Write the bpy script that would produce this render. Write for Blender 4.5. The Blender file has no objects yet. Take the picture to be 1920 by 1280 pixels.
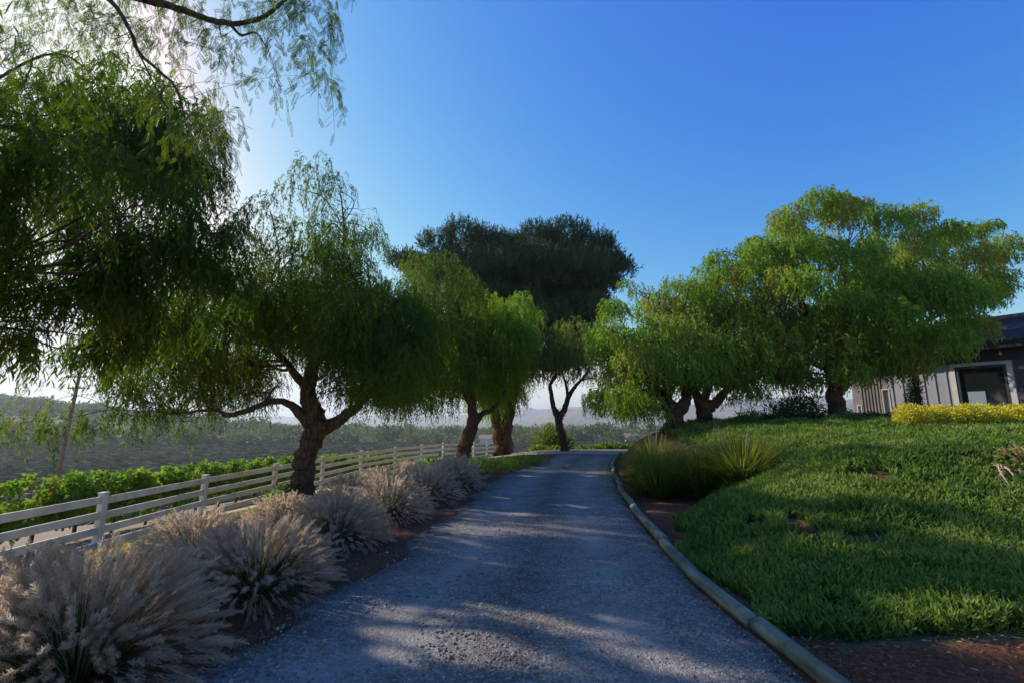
import bpy, math, random
import numpy as np
from mathutils import Vector
R = np.random.RandomState(7)
random.seed(7)
SC = bpy.context.scene
COL = SC.collection
rad = math.radians

# ------------------------------------------------------------------ camera, light, exposure
F = 880.0                                   # focal length in photo pixels (16.5 mm lens)
TH = math.atan(150 / F)                     # camera tilted slightly up
EYE = 1.6
cd = bpy.data.cameras.new('camera'); cam = bpy.data.objects.new('camera', cd); COL.objects.link(cam)
cam.location = (0, 0, EYE); cam.rotation_euler = (rad(90) + TH, 0, 0)
cd.sensor_width = 36; cd.lens = 36 * F / 1920; cd.clip_start = 0.05; cd.clip_end = 20000
SC.camera = cam
SUN_EL, SUN_AZ = rad(31.5), rad(-63)          # sun ahead and to the left
sunv = Vector((math.sin(SUN_AZ) * math.cos(SUN_EL), math.cos(SUN_AZ) * math.cos(SUN_EL), math.sin(SUN_EL)))
W = bpy.data.worlds.new('World'); SC.world = W; W.use_nodes = True
nt = W.node_tree; bg = nt.nodes['Background']
sky = nt.nodes.new('ShaderNodeTexSky'); sky.sky_type = 'NISHITA'; sky.sun_disc = False
sky.sun_elevation = SUN_EL; sky.sun_rotation = SUN_AZ
sky.air_density = 1.0; sky.dust_density = 0.7; sky.ozone_density = 2.5; sky.altitude = 200
# clear deep blue: each channel of the sky model gets its own contrast
sc_ = nt.nodes.new('ShaderNodeSeparateColor'); cc_ = nt.nodes.new('ShaderNodeCombineColor'); nt.links.new(sky.outputs[0], sc_.inputs[0])
for i_, (k_, g_, mx_) in enumerate(((.29, 2.7, 9.4), (1.03, 1.38, 9.6), (4.9, .30, 9.9))):
    p_ = nt.nodes.new('ShaderNodeMath'); p_.operation = 'POWER'; p_.inputs[1].default_value = g_
    m_ = nt.nodes.new('ShaderNodeMath'); m_.operation = 'MULTIPLY'; m_.inputs[1].default_value = k_
    n_ = nt.nodes.new('ShaderNodeMath'); n_.operation = 'MINIMUM'; n_.inputs[1].default_value = mx_
    nt.links.new(sc_.outputs[i_], p_.inputs[0]); nt.links.new(p_.outputs[0], m_.inputs[0]); nt.links.new(m_.outputs[0], n_.inputs[0]); nt.links.new(n_.outputs[0], cc_.inputs[i_])
nt.links.new(cc_.outputs[0], bg.inputs[0])
bg.inputs[1].default_value = 0.088
sl = bpy.data.lights.new('sun', 'SUN'); sl.energy = 5.0; sl.angle = rad(0.6); sl.color = (1.0, 0.90, 0.76)
sun = bpy.data.objects.new('sun', sl); COL.objects.link(sun)
sun.rotation_euler = (-sunv).to_track_quat('-Z', 'Y').to_euler(); sun.location = (-30, 30, 40)
SC.view_settings.view_transform = 'Standard'; SC.view_settings.look = 'None'
SC.view_settings.exposure = 0.33; SC.view_settings.gamma = 1
SC.render.engine = 'CYCLES'
SC.cycles.max_bounces = 8; SC.cycles.transparent_max_bounces = 8; SC.cycles.volume_bounces = 0

# ------------------------------------------------------------------ helpers
def ray(px, py):
    u = (px - 960) / F; v = (640 - py) / F
    return np.array((u, math.cos(TH) - v * math.sin(TH), math.sin(TH) + v * math.cos(TH)))
def at(px, py, Y):
    r = ray(px, py); t = Y / r[1]
    return np.array((r[0] * t, Y, EYE + r[2] * t))
def unit(v):
    return v / np.maximum(np.linalg.norm(v, axis=-1, keepdims=True), 1e-9)
def smooth(a, b, x):
    t = np.clip((x - a) / (b - a), 0, 1); return t * t * (3 - 2 * t)
def tag(o, label=None, cat=None, group=None, kind=None):
    if label: o['label'] = label
    if cat: o['category'] = cat
    if group: o['group'] = group
    if kind: o['kind'] = kind
    return o
def empty(name, loc, label, cat, group=None):
    o = bpy.data.objects.new(name, None); COL.objects.link(o); o.location = tuple(float(c) for c in loc)
    o.empty_display_size = 0.2
    return tag(o, label, cat, group)
def mesh(name, v, f, mat, parent=None, rnd=None, smooth_=False, local=False):
    """v (N,3) world coordinates, f (M,k) array or list of index tuples; rnd one number per face"""
    me = bpy.data.meshes.new(name)
    v = np.asarray(v, dtype=np.float32).reshape(-1, 3)
    if parent is not None and not local:
        v = v - np.array(parent_loc(parent), dtype=np.float32)
    if isinstance(f, np.ndarray):
        M, k = f.shape
        me.vertices.add(len(v)); me.vertices.foreach_set('co', v.ravel())
        me.loops.add(M * k); me.loops.foreach_set('vertex_index', f.astype(np.int32).ravel())
        me.polygons.add(M); me.polygons.foreach_set('loop_start', np.arange(0, M * k, k, dtype=np.int32))
        me.update(calc_edges=True)
    else:
        me.from_pydata([tuple(x) for x in v.tolist()], [], f); me.update()
    if smooth_:
        me.polygons.foreach_set('use_smooth', np.ones(len(me.polygons), dtype=bool))
    if rnd is not None:
        a = me.attributes.new('rnd', 'FLOAT', 'FACE'); a.data.foreach_set('value', np.asarray(rnd, dtype=np.float32))
    me.materials.append(mat)
    o = bpy.data.objects.new(name, me); COL.objects.link(o)
    if parent is not None: o.parent = parent
    return o
def parent_loc(p):
    l = np.array(p.location[:])
    while p.parent is not None:
        p = p.parent; l = l + np.array(p.location[:])
    return l
class MB:
    """collects boxes, tubes and strips into one mesh"""
    def __init__(s): s.v = []; s.f = []; s.r = []
    def add(s, v, f):
        o = len(s.v); s.v += [tuple(map(float, p)) for p in v]; s.f += [tuple(int(i) + o for i in q) for q in f]
    def box(s, c, size, ax=None, bev=0.0):
        c = np.array(c, float); h = np.array(size, float) / 2
        if ax is None: ax = np.eye(3)
        b = bev
        if b <= 0:
            P = [c + ax[0] * sx * h[0] + ax[1] * sy * h[1] + ax[2] * sz * h[2] for sz in (-1, 1) for sy in (-1, 1) for sx in (-1, 1)]
            s.add(P, [(0, 2, 3, 1), (4, 5, 7, 6), (0, 1, 5, 4), (2, 6, 7, 3), (0, 4, 6, 2), (1, 3, 7, 5)])
            return
        prof = [(-h[0] + b, -h[1]), (h[0] - b, -h[1]), (h[0], -h[1] + b), (h[0], h[1] - b), (h[0] - b, h[1]), (-h[0] + b, h[1]), (-h[0], h[1] - b), (-h[0], -h[1] + b)]
        P = []
        for z, k in ((-h[2], 1 - b / h[0]), (-h[2] + b, 1), (h[2] - b, 1), (h[2], 1 - b / h[0])):
            for (x, y) in prof: P.append(c + ax[0] * x * k + ax[1] * y * k + ax[2] * z)
        fs = []
        for r in range(3):
            for i in range(8):
                j = (i + 1) % 8; fs.append((r * 8 + i, r * 8 + j, r * 8 + 8 + j, r * 8 + 8 + i))
        fs.append(tuple(reversed(range(8)))); fs.append(tuple(range(24, 32)))
        s.add(P, fs)
    def tube(s, pts, radii, n=8, rough=0.0, cap=True, seed=0, lumps=3.0):
        pts = np.array(pts, float); radii = np.array(radii, float)
        m = len(pts)
        tan = unit(np.gradient(pts, axis=0))
        up = np.array((0.0, 0, 1.0)) if abs(tan[0][2]) < 0.9 else np.array((1.0, 0, 0))
        rg = np.random.RandomState(seed + 11)
        ph = rg.rand(4) * 6.28
        V = []
        a0 = unit(np.cross(up, tan[0]))
        for i in range(m):
            a = unit(a0 - tan[i] * np.dot(a0, tan[i])); a0 = a; b = np.cross(tan[i], a)
            for k in range(n):
                t = 2 * math.pi * k / n
                rr = radii[i] * (1 + rough * (math.sin(lumps * t + ph[0] + i * .45) * .5 + math.sin((lumps + 2) * t + ph[1] - i * .7) * .35 + math.sin(i * .9 + ph[2]) * .4 + (rg.rand() - .5) * .6))
                V.append(pts[i] + (a * math.cos(t) + b * math.sin(t)) * rr)
        fs = []
        for i in range(m - 1):
            for k in range(n):
                k2 = (k + 1) % n; fs.append((i * n + k, i * n + k2, (i + 1) * n + k2, (i + 1) * n + k))
        if cap:
            fs.append(tuple(reversed(range(n)))); fs.append(tuple((m - 1) * n + k for k in range(n)))
        s.add(V, fs)
    def build(s, name, mat, parent=None, smooth_=False):
        return mesh(name, np.array(s.v), s.f, mat, parent, smooth_=smooth_)
def spline(P, n=6):
    """Catmull-Rom through rows of P (x, y, z, r)"""
    P = np.array(P, float); Q = np.vstack([2 * P[0] - P[1], P, 2 * P[-1] - P[-2]]); out = []
    for i in range(1, len(Q) - 2):
        for t in np.linspace(0, 1, n, endpoint=False):
            a, b, c, d = Q[i - 1], Q[i], Q[i + 1], Q[i + 2]
            out.append(.5 * ((2 * b) + (c - a) * t + (2 * a - 5 * b + 4 * c - d) * t * t + (3 * b - a - 3 * c + d) * t ** 3))
    out.append(P[-1]); return np.array(out)
class VN:
    """cheap smooth value noise for terrain"""
    def __init__(s, seed): s.g = np.random.RandomState(seed).rand(64, 64)
    def __call__(s, x, y):
        xi = np.floor(x).astype(int); yi = np.floor(y).astype(int); fx = x - xi; fy = y - yi
        fx = fx * fx * (3 - 2 * fx); fy = fy * fy * (3 - 2 * fy); g = s.g
        a = g[xi % 64, yi % 64]; b = g[(xi + 1) % 64, yi % 64]; c = g[xi % 64, (yi + 1) % 64]; d = g[(xi + 1) % 64, (yi + 1) % 64]
        return (a * (1 - fx) + b * fx) * (1 - fy) + (c * (1 - fx) + d * fx) * fy - .5
vn = VN(3); vn2 = VN(9)

# ------------------------------------------------------------------ materials
def newmat(name):
    m = bpy.data.materials.new(name); m.use_nodes = True
    n = m.node_tree; p = n.nodes['Principled BSDF']; p.inputs['Roughness'].default_value = 0.8
    return m, n, p
def ND(n, t, **kw):
    x = n.nodes.new(t)
    for k, v in kw.items():
        if k in x.inputs: x.inputs[k].default_value = v
        else: setattr(x, k, v)
    return x
def ramp(n, fac, stops):
    r = n.nodes.new('ShaderNodeValToRGB'); cr = r.color_ramp
    while len(cr.elements) > len(stops): cr.elements.remove(cr.elements[-1])
    while len(cr.elements) < len(stops): cr.elements.new(0.5)
    for e, (p, c) in zip(cr.elements, stops): e.position = p; e.color = (*c, 1)
    n.links.new(fac, r.inputs[0]); return r.outputs[0]
def noise(n, scale, detail=4, rough=.55, coord='Object', dist=0.0):
    tc = n.nodes.new('ShaderNodeTexCoord'); x = n.nodes.new('ShaderNodeTexNoise')
    x.inputs['Scale'].default_value = scale; x.inputs['Detail'].default_value = detail
    x.inputs['Roughness'].default_value = rough; x.inputs['Distortion'].default_value = dist
    n.links.new(tc.outputs[coord], x.inputs['Vector']); return x.outputs['Fac']
def mixc(n, fac, a, b, mode='MIX'):
    x = n.nodes.new('ShaderNodeMix'); x.data_type = 'RGBA'; x.blend_type = mode
    if isinstance(fac, (int, float)): x.inputs[0].default_value = fac
    else: n.links.new(fac, x.inputs[0])
    for i, c in ((6, a), (7, b)):
        if isinstance(c, tuple): x.inputs[i].default_value = (*c, 1)
        else: n.links.new(c, x.inputs[i])
    return x.outputs[2]
def bump(n, p, h, strength=.5, dist=.02):
    b = n.nodes.new('ShaderNodeBump'); b.inputs['Strength'].default_value = strength; b.inputs['Distance'].default_value = dist
    n.links.new(h, b.inputs['Height']); n.links.new(b.outputs[0], p.inputs['Normal'])
def leafmat(name, stops, tstops, tr=.45, rough=.6, spec=.12):
    m, n, p = newmat(name)
    at_ = ND(n, 'ShaderNodeAttribute', attribute_name='rnd')
    n.links.new(ramp(n, at_.outputs['Fac'], stops), p.inputs['Base Color'])
    p.inputs['Roughness'].default_value = rough; p.inputs['Specular IOR Level'].default_value = spec
    t = n.nodes.new('ShaderNodeBsdfTranslucent'); n.links.new(ramp(n, at_.outputs['Fac'], tstops), t.inputs[0])
    mx = n.nodes.new('ShaderNodeMixShader'); mx.inputs[0].default_value = tr
    n.links.new(p.outputs[0], mx.inputs[1]); n.links.new(t.outputs[0], mx.inputs[2])
    n.links.new(mx.outputs[0], n.nodes['Material Output'].inputs[0])
    return m
PEP = leafmat('pepper_leaf', [(0, (.024, .05, .008)), (.6, (.05, .09, .013)), (1, (.11, .14, .02))],
              [(0, (.06, .15, .004)), (.6, (.14, .27, .008)), (1, (.34, .40, .02))], .38)
PEP_R = leafmat('pepper_leaf_fruiting', [(0, (.06, .12, .014)), (.55, (.18, .27, .035)), (.9, (.26, .32, .06)), (.95, (.3, .13, .07)), (1, (.3, .10, .06))],
              [(0, (.10, .24, .01)), (.55, (.31, .53, .03)), (.9, (.48, .60, .07)), (.95, (.5, .2, .1)), (1, (.45, .14, .08))], .45)
PEP_O = leafmat('pepper_leaf_olive', [(0, (.035, .065, .02)), (.6, (.075, .11, .028)), (1, (.15, .15, .05))],
              [(0, (.07, .16, .015)), (.6, (.18, .29, .03)), (1, (.34, .33, .05))], .45)
PEP_B = leafmat('pepper_leaf_sunlit', [(0, (.05, .10, .012)), (.6, (.13, .20, .025)), (1, (.2, .26, .04))],
              [(0, (.16, .32, .01)), (.6, (.32, .52, .02)), (1, (.5, .6, .04))], .5)  # lit copy of the pepper leaf, sunlight put into its colour
PINE = leafmat('pine_needle', [(0, (.018, .045, .02)), (.7, (.04, .085, .03)), (1, (.09, .14, .04))],
              [(0, (.03, .07, .02)), (1, (.08, .14, .03))], .15)
DARKL = leafmat('dark_leaf', [(0, (.02, .04, .016)), (.7, (.04, .065, .022)), (1, (.07, .09, .03))],
              [(0, (.04, .1, .01)), (1, (.12, .2, .03))], .25)
GREENL = leafmat('green_leaf', [(0, (.04, .09, .02)), (.7, (.08, .15, .03)), (1, (.14, .2, .04))],
              [(0, (.1, .26, .02)), (1, (.3, .45, .04))], .45)
YELL = leafmat('yellow_variegated_leaf', [(0, (.14, .22, .02)), (.3, (.50, .46, .03)), (.8, (.78, .62, .05)), (1, (.85, .76, .25))],
              [(0, (.3, .4, .03)), (.5, (.6, .55, .05)), (1, (.7, .6, .15))], .35)
VINEL = leafmat('vine_leaf', [(0, (.05, .11, .02)), (.6, (.10, .19, .03)), (.9, (.2, .24, .04)), (.96, (.3, .12, .03)), (1, (.35, .1, .03))],
              [(0, (.15, .38, .02)), (.6, (.3, .55, .03)), (.9, (.55, .6, .05)), (1, (.6, .25, .04))], .36)
LAWN = leafmat('ground_cover_leaf', [(0, (.05, .09, .022)), (.5, (.11, .18, .035)), (.85, (.20, .27, .06)), (1, (.30, .26, .11))],
              [(0, (.08, .2, .02)), (1, (.34, .46, .05))], .4)
BLADE = leafmat('tall_grass_blade', [(0, (.05, .085, .018)), (.6, (.11, .14, .025)), (1, (.26, .22, .06))],
              [(0, (.12, .22, .02)), (.6, (.3, .34, .03)), (1, (.5, .4, .08))], .45)
GBL = leafmat('fountain_grass_blade', [(0, (.03, .06, .02)), (.7, (.07, .10, .03)), (1, (.24, .2, .1))],
              [(0, (.06, .15, .02)), (.7, (.14, .2, .04)), (1, (.4, .32, .14))], .4)
PLUME = leafmat('fountain_grass_plume', [(0, (.27, .19, .135)), (.5, (.46, .345, .25)), (1, (.67, .54, .41))],
              [(0, (.45, .33, .23)), (1, (.80, .66, .50))], .5, .9, .05)
STRAW = leafmat('dry_grass_blade', [(0, (.25, .19, .08)), (.6, (.42, .33, .14)), (1, (.30, .34, .08))],
              [(0, (.4, .3, .1)), (1, (.5, .45, .12))], .35)
FARL = leafmat('far_foliage', [(0, (.035, .06, .02)), (.5, (.065, .10, .03)), (1, (.16, .18, .06))],
              [(0, (.06, .14, .02)), (1, (.28, .34, .08))], .2)
CHIP = leafmat('leaf_litter', [(0, (.08, .03, .018)), (.5, (.17, .07, .035)), (.85, (.28, .14, .07)), (1, (.4, .28, .17))],
              [(0, (.2, .08, .04)), (1, (.4, .2, .1))], .1, .9, .1)

def barkmat(name, c1, c2, c3):
    m, n, p = newmat(name)
    tc = n.nodes.new('ShaderNodeTexCoord'); mp = n.nodes.new('ShaderNodeMapping'); mp.inputs['Scale'].default_value = (9, 9, 2.2)
    n.links.new(tc.outputs['Object'], mp.inputs[0])
    x = ND(n, 'ShaderNodeTexNoise', Scale=1.6, Detail=7.0, Roughness=.65); x.inputs['Distortion'].default_value = .6
    n.links.new(mp.outputs[0], x.inputs['Vector'])
    vo = ND(n, 'ShaderNodeTexVoronoi', Scale=1.3); vo.feature = 'DISTANCE_TO_EDGE'; n.links.new(mp.outputs[0], vo.inputs['Vector'])
    n.links.new(ramp(n, x.outputs['Fac'], [(.3, c1), (.52, c2), (.72, c3)]), p.inputs['Base Color'])
    ad = ND(n, 'ShaderNodeMath', operation='ADD'); n.links.new(vo.outputs[0], ad.inputs[0]); n.links.new(x.outputs['Fac'], ad.inputs[1])
    bump(n, p, ad.outputs[0], 1.0, .05); p.inputs['Roughness'].default_value = .95
    p.inputs['Specular IOR Level'].default_value = .15
    return m
BARK = barkmat('pepper_bark', (.035, .022, .016), (.10, .06, .04), (.21, .14, .10))
BARKP = barkmat('pine_bark', (.04, .028, .02), (.09, .06, .045), (.16, .11, .08))
TWIG = barkmat('twig', (.05, .035, .025), (.09, .065, .05), (.16, .12, .09))

def simple(name, c, rough=.7, var=.15, scale=3, bscale=None, metal=0, spec=.4, bs=.2):
    m, n, p = newmat(name)
    f = noise(n, scale, 5)
    lo = tuple(x * (1 - var) for x in c); hi = tuple(min(1, x * (1 + var)) for x in c)
    n.links.new(ramp(n, f, [(.3, lo), (.7, hi)]), p.inputs['Base Color'])
    p.inputs['Roughness'].default_value = rough; p.inputs['Metallic'].default_value = metal; p.inputs['Specular IOR Level'].default_value = spec
    if bscale: bump(n, p, noise(n, bscale, 6), bs, .01)
    return m
def paintmat():
    m, n, p = newmat('fence_white_paint')
    f = noise(n, 2.2, 6, .65); g = noise(n, 14, 5, .6)
    c = ramp(n, f, [(.3, (.44, .39, .34)), (.55, (.62, .57, .51)), (.8, (.72, .68, .62))])
    c = mixc(n, ramp(n, g, [(.55, (0, 0, 0)), (.75, (.5, .5, .5))]), c, (.42, .38, .33))
    n.links.new(c, p.inputs['Base Color']); p.inputs['Roughness'].default_value = .6
    bump(n, p, g, .15, .004); return m
FENCE = paintmat()
def woodlog():
    m, n, p = newmat('log_weathered_green_wood')
    tc = n.nodes.new('ShaderNodeTexCoord'); mp = n.nodes.new('ShaderNodeMapping'); mp.inputs['Scale'].default_value = (14, 1.3, 14)
    n.links.new(tc.outputs['Object'], mp.inputs[0]); x = ND(n, 'ShaderNodeTexNoise', Scale=1.0, Detail=7.0); n.links.new(mp.outputs[0], x.inputs['Vector'])
    c = ramp(n, x.outputs['Fac'], [(.28, (.05, .055, .04)), (.5, (.13, .16, .11)), (.7, (.26, .27, .19))])
    b = noise(n, 2.3, 5, .6); b2 = noise(n, 9, 5, .6)
    c = mixc(n, ramp(n, b2, [(.5, (0, 0, 0)), (.66, (.75, .75, .75))]), c, (.07, .06, .045))
    c = mixc(n, ramp(n, b, [(.56, (0, 0, 0)), (.68, (.8, .8, .8))]), c, (.25, .17, .10))
    n.links.new(c, p.inputs['Base Color']); bump(n, p, x.outputs['Fac'], .6, .012); p.inputs['Roughness'].default_value = .85
    return m
LOGM = woodlog()

# ------------------------------------------------------------------ terrain
CY = [-8, 0, 3.2, 4, 5.1, 6.86, 8.55, 11, 14.8, 18.85, 23.3, 27, 34, 60]
CX = [2.2, 1.98, 1.87, 1.83, 1.84, 1.96, 2.13, 2.46, 3.05, 3.89, 5.1, 6.6, 10, 24]
LY = [-8, 0, 3.3, 3.9, 4.87, 6.07, 8.8, 13.4, 17.3, 22.6, 26, 30, 60]
LX = [-2.7, -2.35, -2.1, -1.95, -1.7, -1.5, -1.15, -.44, .57, 2.0, 3.0, 3.6, 4.2]
def XR(y): return np.interp(y, CY, CX)
def XL(y): return np.interp(y, LY, LX)
def hgt(x, y):
    x = np.asarray(x, float); y = np.asarray(y, float)
    L = XL(y) - x; s = x - XR(y) - .12
    left = np.interp(L, [0, 1.6, 4, 6.2, 8.3, 10, 13, 16, 30, 95], [0, -.04, -.32, -.66, -1.18, -1.5, -1.9, -2.35, -4.6, -13.5])
    crest = np.interp(y, [25, 28, 32, 38, 50, 120], [0, -.05, -.25, -.75, -2.6, -13.5])
    s = s - 1.25 * smooth(6.6, 9.0, y) * (1 - smooth(12, 16, y))
    a = np.where(s > 0, 1 - np.exp(-np.maximum(s, 0) / 1.55), 0) * smooth(-.1, .8, s)
    b = np.interp(y, [3.0, 3.8, 4.8, 5.8, 6.8, 7.8, 9, 11, 13.5, 16], [0, .07, .23, .42, .57, .66, .72, .82, .94, 1])
    b = b + .10 * np.exp(-((y - 7.2) / 1.5) ** 2) * np.exp(-((x - 5.5) / 3.2) ** 2)
    mound = 1.53 * a * b * (1 - smooth(23, 44, y)) * (1 - smooth(45, 90, x))
    mound = mound + a * smooth(3.5, 8, y) * (1 - smooth(8.5, 13, y)) * (vn(x * .55 + 9, y * .55) * .34 + vn2(x * 1.3, y * 1.3) * .15)
    z = np.maximum(left + crest, -13.5) + mound
    d = np.hypot(x, y)
    z = z + smooth(120, 500, d) * vn(x * .004 + 5, y * .004 + 5) * 3
    z = z + 33 * np.exp(-((x + 560) / 190) ** 2 - ((y - 470) / 170) ** 2) + 14 * np.exp(-((x + 330) / 120) ** 2 - ((y - 330) / 90) ** 2)
    return z
def axis(a, b, fine, lo, hi, step, grow=1.12):
    v = list(np.arange(a, b + 1e-6, fine)); s = fine; x = b
    while x < hi: s = min(s * grow, 400); x += s; v.append(x)
    s = fine; x = a; w = []
    while x > lo: s = min(s * grow, 400); x -= s; w.append(x)
    return np.array(w[::-1] + v)
gx = axis(-14, 22, .16, -7000, 7000, 0); gy = axis(-2, 32, .16, -60, 7500, 0)
XX, YY = np.meshgrid(gx, gy, indexing='ij'); ZZ = hgt(XX, YY)
ZZ = ZZ + np.where((XX > XR(YY) + .3) | (XX < XL(YY) - .3), vn(XX * 3, YY * 3) * .05, 0)
n1, n2 = XX.shape; idx = np.arange(n1 * n2).reshape(n1, n2)
fq = np.stack([idx[:-1, :-1], idx[1:, :-1], idx[1:, 1:], idx[:-1, 1:]], -1).reshape(-1, 4)
def groundmat():
    m, n, p = newmat('ground_soil')
    a = ND(n, 'ShaderNodeAttribute', attribute_name='zone')       # R mulch, G ground cover, B straw
    sp = n.nodes.new('ShaderNodeSeparateColor'); n.links.new(a.outputs['Color'], sp.inputs[0])
    f = noise(n, 1.3, 8, .65); g = noise(n, 30, 6, .7); h = noise(n, .35, 4)
    soil = ramp(n, g, [(.3, (.16, .12, .085)), (.7, (.36, .28, .20))])
    straw = mixc(n, ramp(n, f, [(.35, (0, 0, 0)), (.65, (1, 1, 1))]), (.46, .34, .17), (.33, .30, .10))
    straw = mixc(n, ramp(n, g, [(.3, (.6, .6, .6)), (.7, (0, 0, 0))]), straw, (.30, .20, .10))
    mulch = ramp(n, g, [(.25, (.045, .02, .013)), (.5, (.13, .055, .03)), (.75, (.26, .13, .07))])
    lawn = ramp(n, g, [(.3, (.03, .05, .018)), (.7, (.06, .09, .03))])
    c = mixc(n, sp.outputs[2], soil, straw); c = mixc(n, sp.outputs[0], c, mulch); c = mixc(n, sp.outputs[1], c, lawn)
    far = ramp(n, noise(n, .009, 3, .6), [(.36, (.06, .09, .04)), (.46, (.14, .11, .08)), (.54, (.09, .13, .045)), (.64, (.18, .15, .10))])
    ge = n.nodes.new('ShaderNodeNewGeometry'); ln = ND(n, 'ShaderNodeVectorMath', operation='LENGTH'); n.links.new(ge.outputs['Position'], ln.inputs[0])
    mr = ND(n, 'ShaderNodeMapRange'); mr.inputs['From Min'].default_value = 45; mr.inputs['From Max'].default_value = 90; n.links.new(ln.outputs['Value'], mr.inputs[0])
    c = mixc(n, mr.outputs[0], c, far)
    n.links.new(c, p.inputs['Base Color']); p.inputs['Roughness'].default_value = .95; p.inputs['Specular IOR Level'].default_value = .1
    bump(n, p, g, .7, .03); return m
gr = mesh('ground', np.stack([XX, YY, ZZ], -1).reshape(-1, 3), fq, groundmat(), smooth_=True)
tag(gr, kind='structure')
# ground cover outline on the right-hand mound (world X, Y)
def inpoly(x, y, P):
    r = np.zeros(np.shape(x), bool); j = len(P) - 1
    for i in range(len(P)):
        xi, yi = P[i]; xj, yj = P[j]
        r ^= ((yi > y) != (yj > y)) & (x < (xj - xi) * (y - yi) / (yj - yi + 1e-12) + xi); j = i
    return r
def gcmask(x, y):
    return inpoly(x + vn(x * 2, y * 2) * .35, y + vn2(x * 2, y * 2) * .35, GCP)
def bare(x, y):      # bare mulch spots in the ground cover
    r = np.zeros(np.shape(x), bool)
    for (bx, by, br) in BARE:
        q = np.hypot(x - bx, y - by) / (br * (1 + vn(x * 5, y * 5) * .9 + vn2(x * 13, y * 13) * .5))
        r |= (q < 1.35) & (R.rand(*np.shape(q)) > smooth(.55, 1.35, q)) if np.size(q) > 1 else (q < 1)
    return r
def G(px, py, z=0.0):
    """point where the photo ray through px, py meets the terrain"""
    r = ray(px, py); t = 0.5
    for _ in range(4000):
        q = np.array((0, 0, EYE)) + r * t
        if q[2] <= hgt(q[0], q[1]): break
        t += .02 + t * .002
    return q
GCP = np.array([G(*q)[:2] for q in [(1290, 1040), (1350, 1100), (1430, 1165), (1495, 1188), (1560, 1198), (1700, 1200), (1850, 1188), (2100, 1180)]] + [(30, 3.0), (30, 15.0), (16, 14.6), (13.2, 14.6), (12, 18.5), (7.5, 19.5), (5.7, 18.2), (5.3, 15.5), (5.15, 13), (5.0, 10.6)] + [tuple(G(*q)[:2]) for q in [(1440, 885), (1390, 905), (1345, 930), (1300, 965), (1268, 1008)]])
BARE = [(*G(1490, 988)[:2], .20), (*G(1525, 1022)[:2], .24), (*G(1622, 1020)[:2], .22), (*G(1415, 990)[:2], .2), (*G(1640, 902)[:2], .25), (*G(1560, 1150)[:2], .12)]
zone = np.zeros((n1 * n2, 4), np.float32); zone[:, 3] = 1
s_ = (XX - XR(YY)).ravel(); L_ = (XL(YY) - XX).ravel(); yy = YY.ravel(); xx = XX.ravel()
nz = vn(xx * 1.7, yy * 1.7)
gm = gcmask(xx, yy) & ~bare(xx, yy)
zone[:, 1] = gm
zone[:, 0] = np.where((s_ > -.3) & (yy < 24), 1, 0) * (1 - zone[:, 1])
zone[:, 0] = np.maximum(zone[:, 0], np.where((L_ > -.6) & (L_ < 2.6 + nz * 1.5) & (yy < 24), smooth(2.6, 1.6, L_ + nz), 0))
zone[:, 2] = np.where((L_ > 1.5) & (L_ < 8.8 + nz), 1, 0) * (1 - zone[:, 0]) * .9
zone[:, 2] = np.maximum(zone[:, 2], np.where((L_ > 9.4) & (L_ < 11) & (nz > .0), .6, 0))
zone[:, 2] = np.maximum(zone[:, 2], np.where((s_ > 3) & (yy > 19) & (yy < 60), .7, 0) * (1 - zone[:, 0]) * (1 - zone[:, 1]))
ca = gr.data.color_attributes.new('zone', 'FLOAT_COLOR', 'POINT'); ca.data.foreach_set('color', zone.ravel())

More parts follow.
